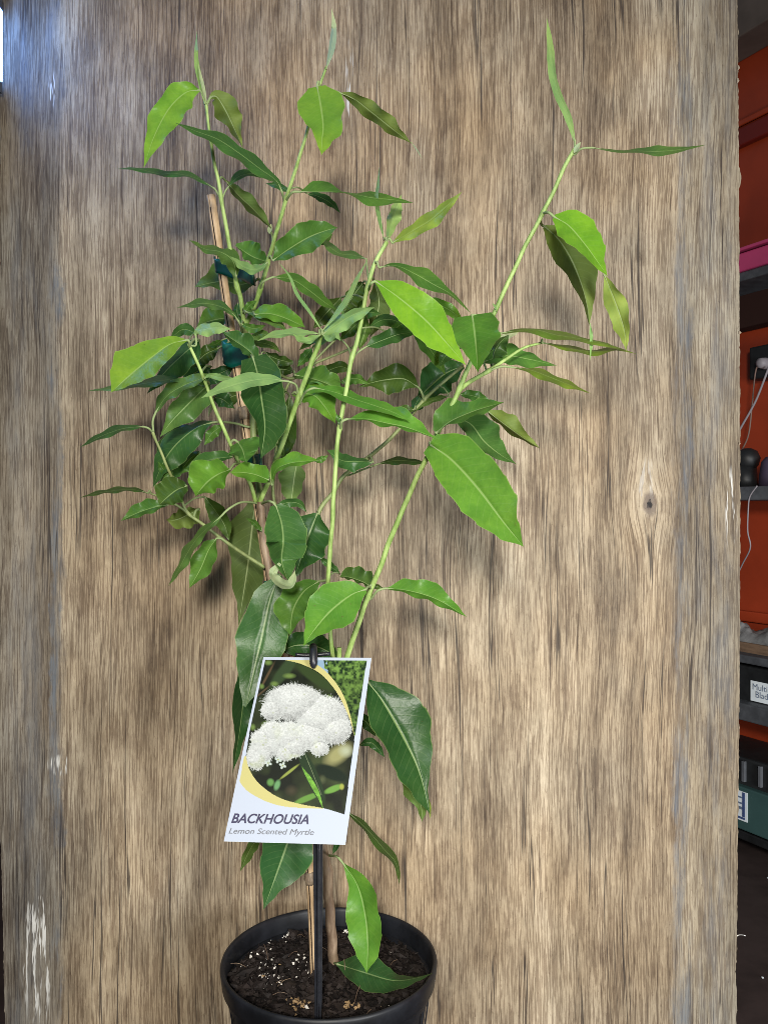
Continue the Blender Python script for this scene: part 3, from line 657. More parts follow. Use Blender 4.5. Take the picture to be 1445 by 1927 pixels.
L([(488, 680), (465, 657), (440, 640), (417, 624)], [0, 8, 9, 6, 0], [0, 16, 24, 16, 0], 'dark', d0=.605, dd=-.01)
L([(418, 640), (405, 648), (390, 650)], 6, 6, 'mid', d0=.62, dd=.01)
L([(465, 648), (490, 645), (515, 652), (529, 664)], 7, 7, 'dim', d0=.635, dd=0)
L([(500, 664), (520, 675), (552, 683)], [2, 8, 8, 3], [2, 8, 10, 3], 'dim', d0=.65, dd=0)
L([(552, 700), (535, 695), (520, 697), (505, 712)], 14, 14, 'dim', d0=.655, dd=0)
L([(440, 690), (420, 700), (395, 712), (372, 735)], 14, 12, 'blue', d0=.655, dd=0)
L([(480, 592), (505, 590), (535, 598), (575, 616)], [5, 16, 20, 20, 12, 0], 10, 'bright', d0=.60, dd=-.01, prof='rd')
L([(463, 587), (485, 590), (510, 600), (530, 612), (542, 627)], 7, 11, 'grey', d0=.608, dd=-.02)
L([(462, 590), (466, 580), (474, 572), (484, 566)], 7, 7, 'mid', d0=.612, dd=-.01)
L([(600, 628), (570, 627), (540, 628), (510, 633), (483, 642)], 5, 9, 'pale', d0=.575, dd=-.02, W=18)
L([(603, 630), (585, 641), (566, 641), (551, 628)], 4, 9, 'pale', d0=.572, dd=-.02, W=14)
L([(600, 640), (582, 645), (563, 659)], 5, 6, 'grey', d0=.585, dd=.01)
L([(608, 628), (635, 610), (665, 592), (705, 578)], [3, 10, 12, 9, 6, 0], [3, 16, 16, 14, 8, 0], 'pale', d0=.574, dd=-.015, W=20)
L([(607, 622), (630, 595), (655, 560), (672, 525), (692, 488)], 5, 5, 'pale', d0=.572, dd=-.015, name='shoot_tip', auto=False, W=8, wave=.04)
L([(606, 622), (585, 590), (560, 555), (545, 520), (523, 492)], 3, 3, 'pale', d0=.572, dd=-.015, name='shoot_tip', auto=False, W=6, wave=.04)
L([(607, 630), (620, 636), (632, 630), (641, 642)], 5, 6, 'pale', d0=.570, dd=-.01, W=10)
L([(592, 730), (630, 738), (670, 752), (710, 765), (745, 778), (772, 793)], [1, 10, 12, 9, 12, 11, 6, 0], [1, 5, 12, 10, 9, 8, 5, 0], 'bright', d0=.575, dd=-.03, pet=[(564, 760), (571, 744), (580, 734)], W=24, wave=.12)
L([(556, 706), (585, 712), (615, 722), (641, 737)], [4, 20, 26, 22, 6], 8, 'mid', d0=.60, dd=0, prof='rd', W=28)
L([(550, 742), (588, 743), (610, 764), (632, 798)], [2, 16, 26, 26, 12, 0], [2, 14, 20, 16, 8, 0], 'bright', d0=.595, dd=-.02)
L([(652, 789), (690, 789), (730, 797), (770, 806), (830, 829)], [0, 10, 18, 26, 33, 18, 5, 0], [0, 3, 5, 6, 5, 3, 1, 0], 'bright', d0=.562, dd=-.02, pet=[(640, 808), (643, 794)], W=36)
L([(640, 800), (638, 790), (632, 778)], 4, 4, 'mid', d0=.565, dd=0, auto=False)
# --- right hand side
L([(820, 815), (848, 793), (888, 775), (922, 764), (948, 757)], [8, 32, 34, 24, 18, 10, 0], [0, 3, 6, 10, 9, 5, 0], 'mid', d0=.568, dd=-.015, W=40, label='broad folded green leaf with a greyish curled end, right of centre')
L([(852, 785), (885, 798), (910, 830), (940, 855), (972, 874)], [4, 26, 34, 34, 24, 8, 0], [3, 14, 22, 22, 14, 5, 0], 'dark', d0=.60, dd=-.03, W=38)
L([(915, 772), (940, 792), (978, 820), (1016, 844)], [2, 18, 22, 16, 7, 0], [1, 6, 7, 6, 4, 0], 'olive', d0=.60, dd=.0, W=24, wave=.2, under=True)
L([(865, 742), (890, 745), (925, 757)], 10, 8, 'mid', d0=.61, dd=0)
L([(808, 836), (850, 866), (898, 918), (945, 980), (985, 1029)], [22, 50, 50, 52, 44, 22, 0], [18, 38, 46, 47, 38, 24, 0], 'bright', d0=.568, dd=-.055, W=58, wave=.04, ser=.03, label='largest bright green leaf, broad and pointed, right of centre')
L([(706, 529), (750, 560), (800, 602), (840, 645), (877, 688)], [2, 26, 34, 36, 26, 12, 0], [2, 18, 29, 33, 28, 14, 0], 'glow', d0=.545, dd=-.02, W=37, wave=.06, ser=.03, auto=False, pet=[(694, 545), (698, 534)], label='vivid lime green leaf slanting across the middle right')
L([(888, 593), (892, 620), (896, 660), (899, 701)], [34, 44, 42, 28, 12, 0], [30, 42, 38, 24, 10, 0], 'bright', d0=.56, dd=-.035, W=56, wave=.05, ser=.03)
L([(713, 503), (745, 500), (780, 515), (815, 535), (850, 555), (889, 592)], [0, 5, 10, 18, 14, 5, 2, 0], [0, 2, 8, 16, 10, 4, 2, 0], 'mid', d0=.563, dd=-.01, W=22, wave=.1)
L([(800, 562), (830, 575), (855, 590), (872, 610)], 11, 11, 'bright', d0=.59, dd=0, auto=False)
L([(738, 457), (775, 435), (815, 410), (869, 361)], 13, 14, 'yol', d0=.562, dd=-.03, W=22)
L([(723, 452), (714, 415), (708, 380), (711, 345), (714, 312)], 3, 4, 'pale', d0=.565, dd=0, W=8, wave=.05)
L([(730, 450), (735, 425), (745, 395), (756, 365)], [2, 6, 8, 10, 9, 4, 0], [2, 7, 11, 13, 11, 4, 0], 'pale', d0=.575, dd=.01, W=14)
L([(683, 532), (668, 552), (655, 572), (647, 585)], 15, 13, 'dim', d0=.63, dd=0, prof='rd')
L([(705, 530), (713, 565), (708, 600), (697, 634)], 19, 17, 'dim', d0=.62, dd=0, W=22, under=True)
L([(690, 597), (688, 620), (682, 640), (676, 658)], 8, 13, 'bright', d0=.58, dd=0, under=True)
L([(684, 600), (662, 618), (640, 640)], 12, 12, 'mid', d0=.61, dd=0)
L([(688, 653), (720, 640), (755, 628), (786, 626)], [1, 11, 14, 13, 6, 0], [1, 9, 12, 12, 8, 0], 'dark', d0=.575, dd=0, pet=[(664, 675), (672, 664)], W=16)
L([(692, 618), (720, 602), (750, 606), (776, 630)], 9, 12, 'dark', d0=.60, dd=0, pet=[(686, 640)])
L([(772, 618), (795, 640), (818, 670), (838, 706)], 15, 12, 'mid', d0=.61, dd=0, auto=False)
L([(645, 641), (628, 634), (610, 640), (590, 655)], 6, 8, 'grey', d0=.59, dd=0, pet=[(661, 676), (656, 655)], W=14)
L([(786, 728), (760, 713), (730, 714), (700, 720), (674, 729)], [2, 16, 26, 26, 16, 5, 0], [2, 16, 24, 24, 16, 6, 0], 'dim', d0=.650, dd=0, pet=[(797, 755), (793, 738)], W=28)
L([(790, 746), (815, 722), (840, 702), (872, 688)], [4, 24, 34, 24, 6], [4, 22, 28, 20, 5], 'blue', d0=.672, dd=0, prof='rd', W=35)
L([(776, 776), (785, 755), (800, 738)], 8, 14, 'blue', d0=.67, dd=0)
L([(845, 745), (820, 752), (800, 760), (778, 775)], 4, 6, 'grey', d0=.655, dd=0)
L([(926, 690), (928, 668), (938, 648), (956, 630)], [4, 10, 12, 8, 0], [4, 16, 20, 14, 2], 'dim', d0=.60, dd=.0, prof='rd')
L([(934, 638), (955, 632), (980, 622)], 5, 5, 'silver', d0=.61, dd=0)
L([(905, 682), (950, 670), (990, 675), (1048, 688)], [2, 16, 20, 12, 4, 0], [2, 10, 14, 16, 8, 0], 'mid', d0=.600, dd=.0, W=22)
L([(962, 691), (1000, 697), (1030, 708), (1065, 722), (1112, 741)], [0, 3, 6, 8, 6, 3, 0], [0, 5, 8, 10, 7, 3, 0], 'olive', d0=.578, dd=-.01, pet=[(919, 698), (942, 690)], W=22, wave=.25)
L([(938, 628), (975, 622), (1010, 621), (1045, 630), (1090, 637), (1130, 645), (1178, 659)], 5, 8, 'olive', d0=.575, dd=0, W=24, wave=.25, pet=[(912, 640), (925, 632)])
L([(1020, 645), (1050, 650), (1085, 658), (1120, 662), (1160, 657), (1198, 666)], 4, 6, 'olive', d0=.582, dd=0, W=20, wave=.2)
L([(934, 586), (932, 578), (926, 570)], 2, 2, 'pale', dd=0, auto=False, W=3)
# --- top right shoot
L([(1042, 408), (1070, 425), (1100, 460), (1122, 490), (1143, 520)], [6, 30, 36, 34, 26, 10, 0], [6, 24, 24, 15, 13, 8, 0], 'glow', d0=.548, dd=-.02, W=40, wave=.06, pet=[(1022, 401), (1032, 400)], label='vivid green leaf drooping from the top right shoot')
L([(1024, 426), (1050, 450), (1075, 490), (1095, 540), (1105, 580), (1108, 614)], [4, 24, 40, 44, 34, 18, 8, 0], [4, 22, 26, 22, 16, 9, 5, 0], 'olive', d0=.575, dd=.0, W=44, under=True, pet=[(1017, 410), (1018, 422)], wave=.06, ser=.03)
L([(1136, 516), (1150, 550), (1165, 590), (1175, 625), (1178, 662)], [0, 10, 17, 17, 12, 5, 0], [0, 12, 18, 20, 18, 8, 0], 'yol', d0=.560, dd=.0, under=True, W=22, auto=False)
L([(1110, 608), (1112, 640), (1110, 678)], 3, 3, 'pale', d0=.574, dd=0, auto=False, W=4)
L([(1080, 264), (1068, 215), (1050, 175), (1040, 130), (1035, 90), (1028, 31)], [2, 7, 9, 9, 8, 4, 0], [2, 5, 5, 4, 6, 5, 0], 'pale', d0=.544, dd=.01, W=16, wave=.1)
L([(1113, 278), (1160, 284), (1200, 284), (1235, 285), (1275, 282), (1331, 272)], [0, 2, 2, 5, 11, 6, 2, 0], [0, 2, 3, 4, 8, 6, 2, 0], 'grey', d0=.542, dd=-.01, W=16, pet=[(1082, 290), (1093, 280)], wave=.08)
L([(1079, 288), (1085, 277), (1093, 267)], 4, 4, 'silver', dd=-.001, auto=False, name='shoot_tip', W=5, wave=0)
L([(507, 440), (508, 430), (511, 421)], 4, 4, 'silver', d0=.622, dd=0, auto=False, name='shoot_tip', W=5, wave=0)
# --- lower middle
L([(519, 950), (530, 985), (533, 1020), (530, 1055), (541, 1092)], [10, 32, 40, 41, 36, 22, 6], [10, 26, 31, 30, 20, 8, 0], 'dark', d0=.585, dd=-.02, pet=[(492, 948), (508, 943)], W=44, wave=.05, label='dark glossy leaf with a dry curled grey tip, below the middle')
L([(527, 1060), (514, 1080), (526, 1096), (548, 1101), (556, 1072)], [3, 7, 8, 10, 8, 0], [3, 7, 7, 6, 5, 0], 'silver', d0=.566, dd=-.01, auto=False, W=12, under=True, label='dry curled grey leaf tip')
L([(597, 967), (580, 1010), (568, 1045), (554, 1090)], [6, 30, 38, 38, 26, 10, 0], [6, 34, 38, 30, 14, 4, 0], 'deep', d0=.612, dd=-.01, W=40, prof='ov')
L([(520, 952), (545, 945), (565, 949), (578, 965)], 7, 8, 'dark', d0=.62, dd=0)
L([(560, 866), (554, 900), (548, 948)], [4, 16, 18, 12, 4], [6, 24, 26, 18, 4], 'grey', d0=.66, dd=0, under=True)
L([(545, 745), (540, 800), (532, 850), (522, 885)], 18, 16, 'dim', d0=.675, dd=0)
L([(512, 912), (520, 884), (545, 872), (575, 868), (596, 866)], [1, 6, 14, 18, 12, 2], [1, 4, 5, 7, 5, 1], 'bright', d0=.602, dd=-.01, W=22)
L([(592, 868), (605, 864), (618, 857)], 5, 6, 'mid', d0=.60, dd=0, auto=False)
L([(702, 870), (670, 868), (642, 866), (614, 846)], [1, 12, 18, 14, 4, 0], [1, 5, 9, 12, 12, 0], 'dark', d0=.62, dd=0)
L([(712, 873), (740, 867), (775, 868), (806, 873)], 6, 7, 'dim', d0=.64, dd=-.02, W=16, pet=[(655, 895), (685, 883)])
L([(697, 1103), (680, 1094), (655, 1086), (639, 1086)], 4, 22, 'dim', d0=.60, dd=.01, W=24, prof='rd')
L([(640, 1080), (620, 1064), (598, 1046)], 6, 7, 'dark', d0=.62, dd=0)
L([(600, 1094), (572, 1113), (552, 1148), (546, 1196)], [4, 20, 28, 24, 12, 0], [2, 18, 30, 34, 22, 0], 'mid', d0=.60, dd=-.02, pet=[(617, 1092)], W=34)
L([(688, 1109), (660, 1120), (622, 1150), (592, 1185), (571, 1216)], [6, 28, 38, 36, 24, 9, 0], [4, 26, 42, 44, 32, 14, 0], 'bright', d0=.585, dd=-.035, W=46, wave=.04, ser=.02, label='rounded bright green leaf just above the plant tag')
L([(726, 1107), (770, 1112), (822, 1128), (878, 1161)], [1, 18, 26, 22, 10, 0], [1, 5, 8, 9, 5, 0], 'bright', d0=.598, dd=-.02, pet=[(697, 1128), (710, 1112)], W=28)
L([(722, 1108), (708, 1102), (696, 1098)], 6, 3, 'dim', d0=.61, dd=0, auto=False)
L([(527, 1082), (508, 1130), (493, 1198), (478, 1262), (463, 1330)], [4, 26, 40, 46, 34, 20, 0], [4, 30, 36, 46, 34, 20, 6], 'dark', d0=.61, dd=-.02, W=46, wave=.06, label='long dark shiny leaf hanging beside the top left of the tag')
L([(470, 1200), (462, 1280), (452, 1370), (438, 1455)], [6, 24, 28, 20, 8, 0], [4, 14, 18, 14, 6, 0], 'deep', d0=.655, dd=0, W=28)
L([(528, 1225), (560, 1214), (600, 1218), (642, 1240)], 24, 24, 'deep', d0=.625, dd=0, W=26)
L([(692, 1283), (720, 1320), (760, 1390), (790, 1455), (809, 1532)], [6, 36, 56, 58, 40, 17, 5, 0], [4, 30, 38, 37, 37, 36, 22, 0], 'deep', d0=.612, dd=-.03, W=56, wave=.07, label='big dark green leaf curling out right of the tag')
L([(760, 1450), (778, 1485), (792, 1515), (794, 1547)], [3, 14, 16, 14, 8, 0], [2, 14, 18, 14, 6, 0], 'mid', d0=.602, dd=.0, auto=False, under=True)
L([(800, 1490), (807, 1515), (810, 1542)], 3, 3, 'olive', d0=.60, dd=.0, auto=False)
L([(672, 1345), (692, 1362), (707, 1386)], 12, 10, 'deep', d0=.64, dd=0, auto=False)
L([(676, 1402), (700, 1398), (724, 1425)], 8, 8, 'deep', d0=.64, dd=0, auto=False)
L([(654, 1528), (688, 1558), (720, 1595), (745, 1625), (752, 1668)], [1, 6, 7, 8, 8, 4, 0], [1, 5, 7, 8, 7, 3, 0], 'dim', d0=.64, dd=-.01, W=20, wave=.18)
L([(560, 1530), (538, 1595), (515, 1660), (496, 1712)], [6, 40, 52, 38, 14, 0], [6, 34, 40, 32, 14, 0], 'blue', d0=.615, dd=-.015, W=52, wave=.04, prof='ov', label='broad blue green leaf hanging below the tag')
L([(492, 1566), (470, 1600), (452, 1640)], 10, 8, 'mid', d0=.63, dd=0, auto=False, under=True)
L([(642, 1570), (634, 1588), (626, 1608)], 6, 5, 'deep', d0=.642, dd=0)
L([(646, 1625), (672, 1665), (687, 1720), (692, 1775), (690, 1832)], [2, 16, 28, 22, 26, 18, 0], [1, 12, 26, 34, 34, 20, 0], 'bright', d0=.615, dd=-.04, W=36, wave=.10, pet=[(620, 1610), (634, 1612)], label='wavy green leaf with yellow edges hanging over the potting mix')
L([(634, 1814), (682, 1829), (740, 1845), (785, 1840), (815, 1831)], [3, 26, 33, 22, 9, 2, 0], [3, 20, 30, 26, 14, 6, 0], 'blue', d0=.634, mid=[.634, .617, .608, .603, .603], W=44, wave=.03, pet=[(628, 1812)], label='dusty green leaf resting on the potting mix')

# ------------------------------------------------------------------ green tie tapes
def tape(pts_front, pts_back, hgt, label):
    """closed band of tape looped round cane and stem"""
    loop = [P(*q) for q in pts_front]+[P(*q) for q in pts_back]
    n = 72; lp = arclen_resample(catmull(loop+[loop[0]], 200), n+1)[:-1]
    V = []; Fc = []
    c = sum(lp, Vector())/n
    rows = 7
    for i, p in enumerate(lp):
        out = Vector((p.x-c.x, p.y-c.y, 0)).normalized()
        for k in range(rows):
            s = k/(rows-1)-.5
            V.append(p+Vector((0, 0, s*hgt*(1-.12*math.sin(i*.35))))+out*.00025*math.sin(k*2.1+i*.4)+Vector((s*-.0012, 0, 0)))
    for i in range(n):
        for k in range(rows-1):
            a, b = i*rows+k, ((i+1) % n)*rows+k; Fc.append((a, b, b+1, a+1))
    o = mesh_obj('tie_tape', V, Fc, M_tape, smooth=True); so = o.modifiers.new('thickness', 'SOLIDIFY'); so.thickness = .0005
    return tag(o, label, 'plant tie', 'green tape ties holding the stems to the cane')
tape([(404, 497, .652), (406, 500, .644), (420, 502, .643), (442, 510, .640), (462, 516, .628), (475, 520, .622)], [(480, 523, .628), (470, 519, .642), (440, 506, .652), (420, 500, .6575)], .0118, 'topmost green tape tie round the bare top of the cane')
tape([(419, 660, .652), (420, 664, .643), (438, 668, .6405), (458, 668, .633), (472, 668, .630)], [(479, 668, .636), (470, 668, .645), (445, 664, .6565)], .0175, 'middle green tape tie, wide and crumpled, beside the hanging dark leaf')
tape([(464, 868, .650), (466, 868, .641), (476, 870, .6385), (486, 872, .634), (491, 873, .632)], [(495, 874, .638), (490, 872, .646), (476, 868, .6535)], .0135, 'lower green tape tie above the main fork of the stem')
tape([(497, 1110, .648), (499, 1110, .638), (510, 1112, .636), (522, 1112, .628), (530, 1112, .627)], [(535, 1112, .634), (526, 1112, .643), (510, 1110, .650)], .012, 'bottom green tape tie, half hidden behind the long dark leaf')

# ------------------------------------------------------------------ plant tag
TL, TR_, BR_, BL_ = (496, 1236.5), (699, 1238), (650, 1589.5), (421.5, 1583)
ZT, ZB = .583, .519
ptl, ptr = P(*TL, ZT), P(*TR_, ZT); pbl, pbr = P(*BL_, ZB), P(*BR_, ZB*(229/229))
pbr = P(*BR_, ZB)
tag_root = empty('plant_tag', (ptl+ptr)/2, 'printed white card with a photo of fluffy white flowers, hanging on a black stake', 'plant tag')
def card_pt(s, t, lift=0.0):
    a = ptl.lerp(ptr, s); b = pbl.lerp(pbr, s); p = a.lerp(b, t)
    n = (ptr-ptl).cross(pbl-ptl).normalized()
    if n.y > 0: n = -n
    bow = .0022*math.sin(math.pi*t)                       # card is slightly bowed
    return p+n*(lift+bow*.6)
def proj(p):       # to zoomed tracing coordinates of the card (origin 420,1220, 4.817x)
    return ((CX+p.x*F/p.y)-420)*4.817, ((CY-(p.z-CAMZ)*F/p.y)-1220)*4.817
NX, NY = 250, 390
def paint():
    SS = np.zeros((NY+1, NX+1)); TT = SS.copy(); X = SS.copy(); Y = SS.copy()
    for j in range(NY+1):
        for i in range(NX+1):
            X[j, i], Y[j, i] = proj(card_pt(i/NX, j/NY))
    rg = np.random.RandomState(4)
    C = np.zeros((NY+1, NX+1, 3)); C[:] = (.74, .80, .88)
    def nz(sc, seed):      # smooth value noise
        r = np.random.RandomState(seed); g = r.rand(80, 80); u = X/sc+5; v = Y/sc+5
        i0 = np.floor(u).astype(int) % 78; j0 = np.floor(v).astype(int) % 78; fu = u-np.floor(u); fv = v-np.floor(v)
        fu = fu*fu*(3-2*fu); fv = fv*fv*(3-2*fv)
        return (g[j0, i0]*(1-fu)+g[j0, i0+1]*fu)*(1-fv)+(g[j0+1, i0]*(1-fu)+g[j0+1, i0+1]*fu)*fv
    def inside(poly, ):
        m = np.zeros(X.shape, bool); n = len(poly)
        for k in range(n):
            x0, y0 = poly[k]; x1, y1 = poly[(k+1) % n]
            c = ((y0 > Y) != (y1 > Y)) & (X < (x1-x0)*(Y-y0)/((y1-y0) if y1 != y0 else 1e-9)+x0); m ^= c
        return m
    def smooth(pts, n=12):
        v = catmull([Vector((p[0], p[1], 0)) for p in pts], n*(len(pts)-1)+1); return [(q.x, q.y) for q in v]
    up_in = smooth([(560, 106), (700, 140), (860, 215), (970, 320), (1060, 450), (1130, 600), (1165, 700), (1192, 810)])
    up_out = smooth([(780, 106), (890, 175), (980, 260), (1060, 370), (1120, 500), (1160, 640), (1192, 810)])
    lo_in = smooth([(205, 975), (240, 1100), (330, 1230), (500, 1350), (700, 1412), (910, 1450), (1100, 1506)])
    lo_out = smooth([(150, 1210), (230, 1300), (400, 1392), (600, 1440), (910, 1452)])
    yel = np.array((.80, .72, .27))
    # tree picture
    tree = inside([(780, 106), (1302, 112), (1192, 810)]+up_out[::-1][1:])
    g = nz(14, 1)*.5+nz(26, 2)*.6+nz(60, 3)*.35; g = np.clip((g-.45)/.6, 0, 1)[..., None]
    tc = (1-g)*np.array((.012, .035, .012))+g*np.array((.24, .42, .08)); tc = tc*(1+.8*np.clip((300-Y)/250, 0, 1))[..., None]
    sky = (Y < 200+70*nz(22, 8)) & (X < 915+50*nz(20, 9)-(200-Y)*.3)
    tc = np.where((sky)[..., None], np.array((.50, .72, .90)), tc); C = np.where(tree[..., None], tc*.75, C)
    # yellow bands
    C = np.where(inside(up_in+up_out[::-1])[..., None], yel, C)
    C = np.where(inside([(190, 980)]+lo_in[:-12]+lo_out[::-1])[..., None], yel, C)
    # flower picture
    left = [(205, 975), (240, 760), (300, 470), (382, 106)]
    pic = inside(left+up_in+[(1100, 1506)]+lo_in[::-1][1:])
    b = nz(170, 11)*.6+nz(80, 12)*.4
    pc = np.array((.012, .016, .008))+np.clip((b-.45)*2.2, 0, 1)[..., None]*np.array((.055, .075, .022))
    def ell(cx, cy, rx, ry, ang=0, soft=.35):
        c, s = math.cos(R(ang)), math.sin(R(ang)); u = ((X-cx)*c+(Y-cy)*s)/rx; v = (-(X-cx)*s+(Y-cy)*c)/ry
        return np.clip((1-np.sqrt(u*u+v*v))/soft, 0, 1)[..., None]
    def blend(m, c):
        nonlocal pc; pc = pc*(1-m)+np.array(c)*m
    blend(ell(560, 200, 260, 60, -52), (.05, .085, .03)); blend(ell(830, 260, 240, 60, 35), (.045, .075, .02))
    blend(ell(400, 250, 170, 14, -62, .5), (.13, .085, .04)); blend(ell(350, 400, 120, 10, -40, .5), (.12, .08, .04))
    for e in ((410, 130, 45, 30), (600, 250, 70, 30), (465, 322, 45, 28), (350, 345, 30, 30), (270, 715, 30, 38), (400, 690, 65, 40), (960, 440, 40, 25)): blend(ell(*e, 0, .7), (.20, .30, .07))
    blend(ell(1040, 960, 180, 95, -38, .6), (.42, .40, .16)); blend(ell(1110, 930, 80, 70, 0, .8), (.55, .58, .36))
    blend(ell(980, 1130, 190, 70, 22, .3), (.010, .022, .010)); blend(ell(900, 1190, 40, 50, 0, .8), (.10, .12, .05)); blend(ell(620, 1290, 70, 60, 0, .8), (.07, .06, .03))
    blend(ell(760, 1360, 150, 32, -22, .35), (.17, .36, .06)); blend(ell(1000, 1275, 105, 34, -22, .35), (.20, .42, .07)); blend(ell(1075, 1255, 26, 34, 0, .5), (.45, .48, .08))
    blend(ell(600, 1120, 130, 15, -38, .4), (.36, .42, .08)); blend(ell(430, 1215, 40, 42, 0, .5), (.16, .36, .09)); blend(ell(490, 1240, 32, 60, 20, .5), (.19, .42, .16))
    blend(ell(800, 1150, 290, 62, 66, .12), (.025, .05, .018))
    leaf_ = smooth([(712, 1070), (730, 1120), (790, 1240), (860, 1360), (905, 1452), (880, 1330), (840, 1240), (790, 1160)])
    mleaf = inside(leaf_)[..., None]; pc = np.where(mleaf, np.array((.22, .50, .06))*(.6+.7*nz(18, 21))[..., None], pc)
    rv = np.abs((X-735)-(Y-940)*.40)/3; pc = np.where(((rv < 1) & (Y > 950) & (Y < 1330))[..., None], np.array((.22, .27, .13)), pc)
    # blossom: soft domes, then stamens as fine radial strokes
    blobs = [(640, 490, 265, 165), (900, 620, 235, 190), (1010, 730, 150, 140), (450, 560, 105, 95), (800, 790, 190, 130), (590, 800, 150, 140), (360, 840, 110, 105), (300, 990, 90, 110), (870, 900, 80, 75), (560, 950, 85, 70), (640, 880, 120, 110), (450, 760, 120, 100), (430, 880, 110, 100), (350, 930, 110, 110)]
    occ = np.zeros(X.shape); shade = np.zeros(X.shape); best = np.full(X.shape, 9.0)
    for (cx, cy, rx, ry) in blobs:
        u = (X-cx)/rx; v = (Y-cy)/ry; r = np.sqrt(u*u+v*v); th = np.arctan2(v, u)
        spikes = .05*(np.sin(th*57+cx)*.5+np.sin(th*91+cy)*.5)+.06*np.sin(th*140)
        m = r+spikes < 1.0; occ = np.maximum(occ, m*1.0)
        lt = np.clip(.62-.42*(u*.35+v*.8)-.25*r, 0, 1); shade = np.where(m & (r < best), lt, shade); best = np.where(m, np.minimum(best, r), best)
    fil = nz(7, 31)*.6+nz(11, 32)*.4; big = nz(70, 33)
    wv = .22+.46*fil+.52*shade+.12*(big-.5)
    wc = 1.15*wv[..., None]*np.array((.92, .93, .84)); yg = np.clip((big-.62)*3, 0, 1)[..., None]*np.clip((Y-600)/300, 0, 1)[..., None]
    wc = wc*(1-.45*yg)+.45*yg*np.array((.62, .70, .34))
    pc = np.where(occ[..., None] > 0, wc, pc)
    for k in range(1500):
        cx, cy, rx, ry = blobs[rg.randint(len(blobs))]; a = rg.rand()*6.283; L0 = .93; L1 = .98+rg.rand()**2*.24
        for s_ in np.linspace(L0, L1, 7):
            x = cx+rx*s_*math.cos(a); y = cy+ry*s_*math.sin(a)
            d = (X[::1]-x)**2+(Y-y)**2 < 2.3**2; pc[d] = (.74, .76, .68)
    for k in range(26):
        cx, cy, rx, ry = blobs[rg.randint(len(blobs))]; x = cx+rg.uniform(-.7, .7)*rx; y = cy+rg.uniform(-.7, .7)*ry; blend(ell(x, y, 13, 11, 0, .9)*.6, (.50, .55, .22))
    for (x, y) in ((410, 1040), (500, 1010), (540, 1062)):
        for q in range(4): a = q*1.57+.4; blend(ell(x+19*math.cos(a), y+19*math.sin(a), 17, 13, math.degrees(a), .3), (.70, .78, .66))
        blend(ell(x, y, 8, 8), (.45, .50, .15))
    C = np.where(pic[..., None], pc, C)
    return C*np.array((.48, .49, .52))
Cc = paint()
V = [card_pt(i/NX, j/NY) for j in range(NY+1) for i in range(NX+1)]
Fc = [(j*(NX+1)+i, (j+1)*(NX+1)+i, (j+1)*(NX+1)+i+1, j*(NX+1)+i+1) for j in range(NY) for i in range(NX)]
cols = np.concatenate([Cc.reshape(-1, 3), np.ones((Cc.shape[0]*Cc.shape[1], 1))], axis=1)
t = NT('printed_card'); at = t.new('ShaderNodeAttribute', attribute_name='print'); nn = t.noise(t.obj(), 900, 2)
t.set(**{'Base Color': at.outputs['Color'], 'Roughness': t.math('MULTIPLY_ADD', nn, .15, .45), 'Specular IOR Level': .12}); M_card = t.m
card = mesh_obj('card', V, Fc, M_card, tag_root, smooth=True, cols=cols)
# white card back a hair behind the print
V = [card_pt(i/10, j/30, -.0004) for j in range(31) for i in range(11)]
mesh_obj('card_back', V, [(j*11+i, j*11+i+1, (j+1)*11+i+1, (j+1)*11+i) for j in range(30) for i in range(10)], M_white, tag_root, smooth=True)
def inv_card(px, py):
    best = (0.5, .5)
    s, t_ = .5, .5
    for _ in range(25):
        x, y = proj(card_pt(s, t_)); x1, y1 = proj(card_pt(s+1e-3, t_)); x2, y2 = proj(card_pt(s, t_+1e-3))
        J = np.array([[(x1-x), (x2-x)], [(y1-y), (y2-y)]])*1e3; d = np.linalg.solve(J, np.array([px-x, py-y])); s += d[0]; t_ += d[1]
    return s, t_
def text_mesh(body, shear, offset, spacing=1.0):
    cu = bpy.data.curves.new('lettering', 'FONT'); cu.body = body; cu.shear = shear; cu.offset = offset; cu.resolution_u = 6; cu.space_character = spacing
    ob = bpy.data.objects.new('lettering', cu); COL.objects.link(ob); bpy.context.view_layer.update()
    me = bpy.data.meshes.new_from_object(ob.evaluated_get(bpy.context.evaluated_depsgraph_get())); bpy.data.objects.remove(ob); bpy.data.curves.remove(cu)
    v = np.array([x.co[:] for x in me.vertices]); f = [tuple(p.vertices) for p in me.polygons]; bpy.data.meshes.remove(me); return v, f
def letter_on_card(body, x0, y0, x1, y1, cap, mat, shear, off, cname):
    v, f = text_mesh(body, shear, off)
    mnx, mxx = v[:, 0].min(), v[:, 0].max(); capu = .70
    a = np.array(inv_card(x0, y0)); b = np.array(inv_card(x1, y1)); up = np.array(inv_card(x0+cap*.22, y0-cap))-a
    V = []
    for q in v:
        u = (q[0]-mnx)/(mxx-mnx); h = q[1]/capu; shx = 0
        st = a+(b-a)*u+np.array([0, up[1]])*h
        V.append(card_pt(st[0], st[1], .00030))
    return mesh_obj(cname, V, f, mat, tag_root)
M_navy = simple('navy_print', (.020, .018, .055, 1), .4, .1, 60, .3)
M_grey_print = simple('grey_print', (.10, .105, .12, 1), .4, .1, 60, .3)
letter_on_card('BACKHOUSIA', 74, 1582, 776, 1594, 84, M_navy, .18, .022, 'title_lettering')
letter_on_card('Lemon Scented Myrtle', 52, 1680, 820, 1694, 52, M_grey_print, .18, 0.0, 'subtitle_lettering')

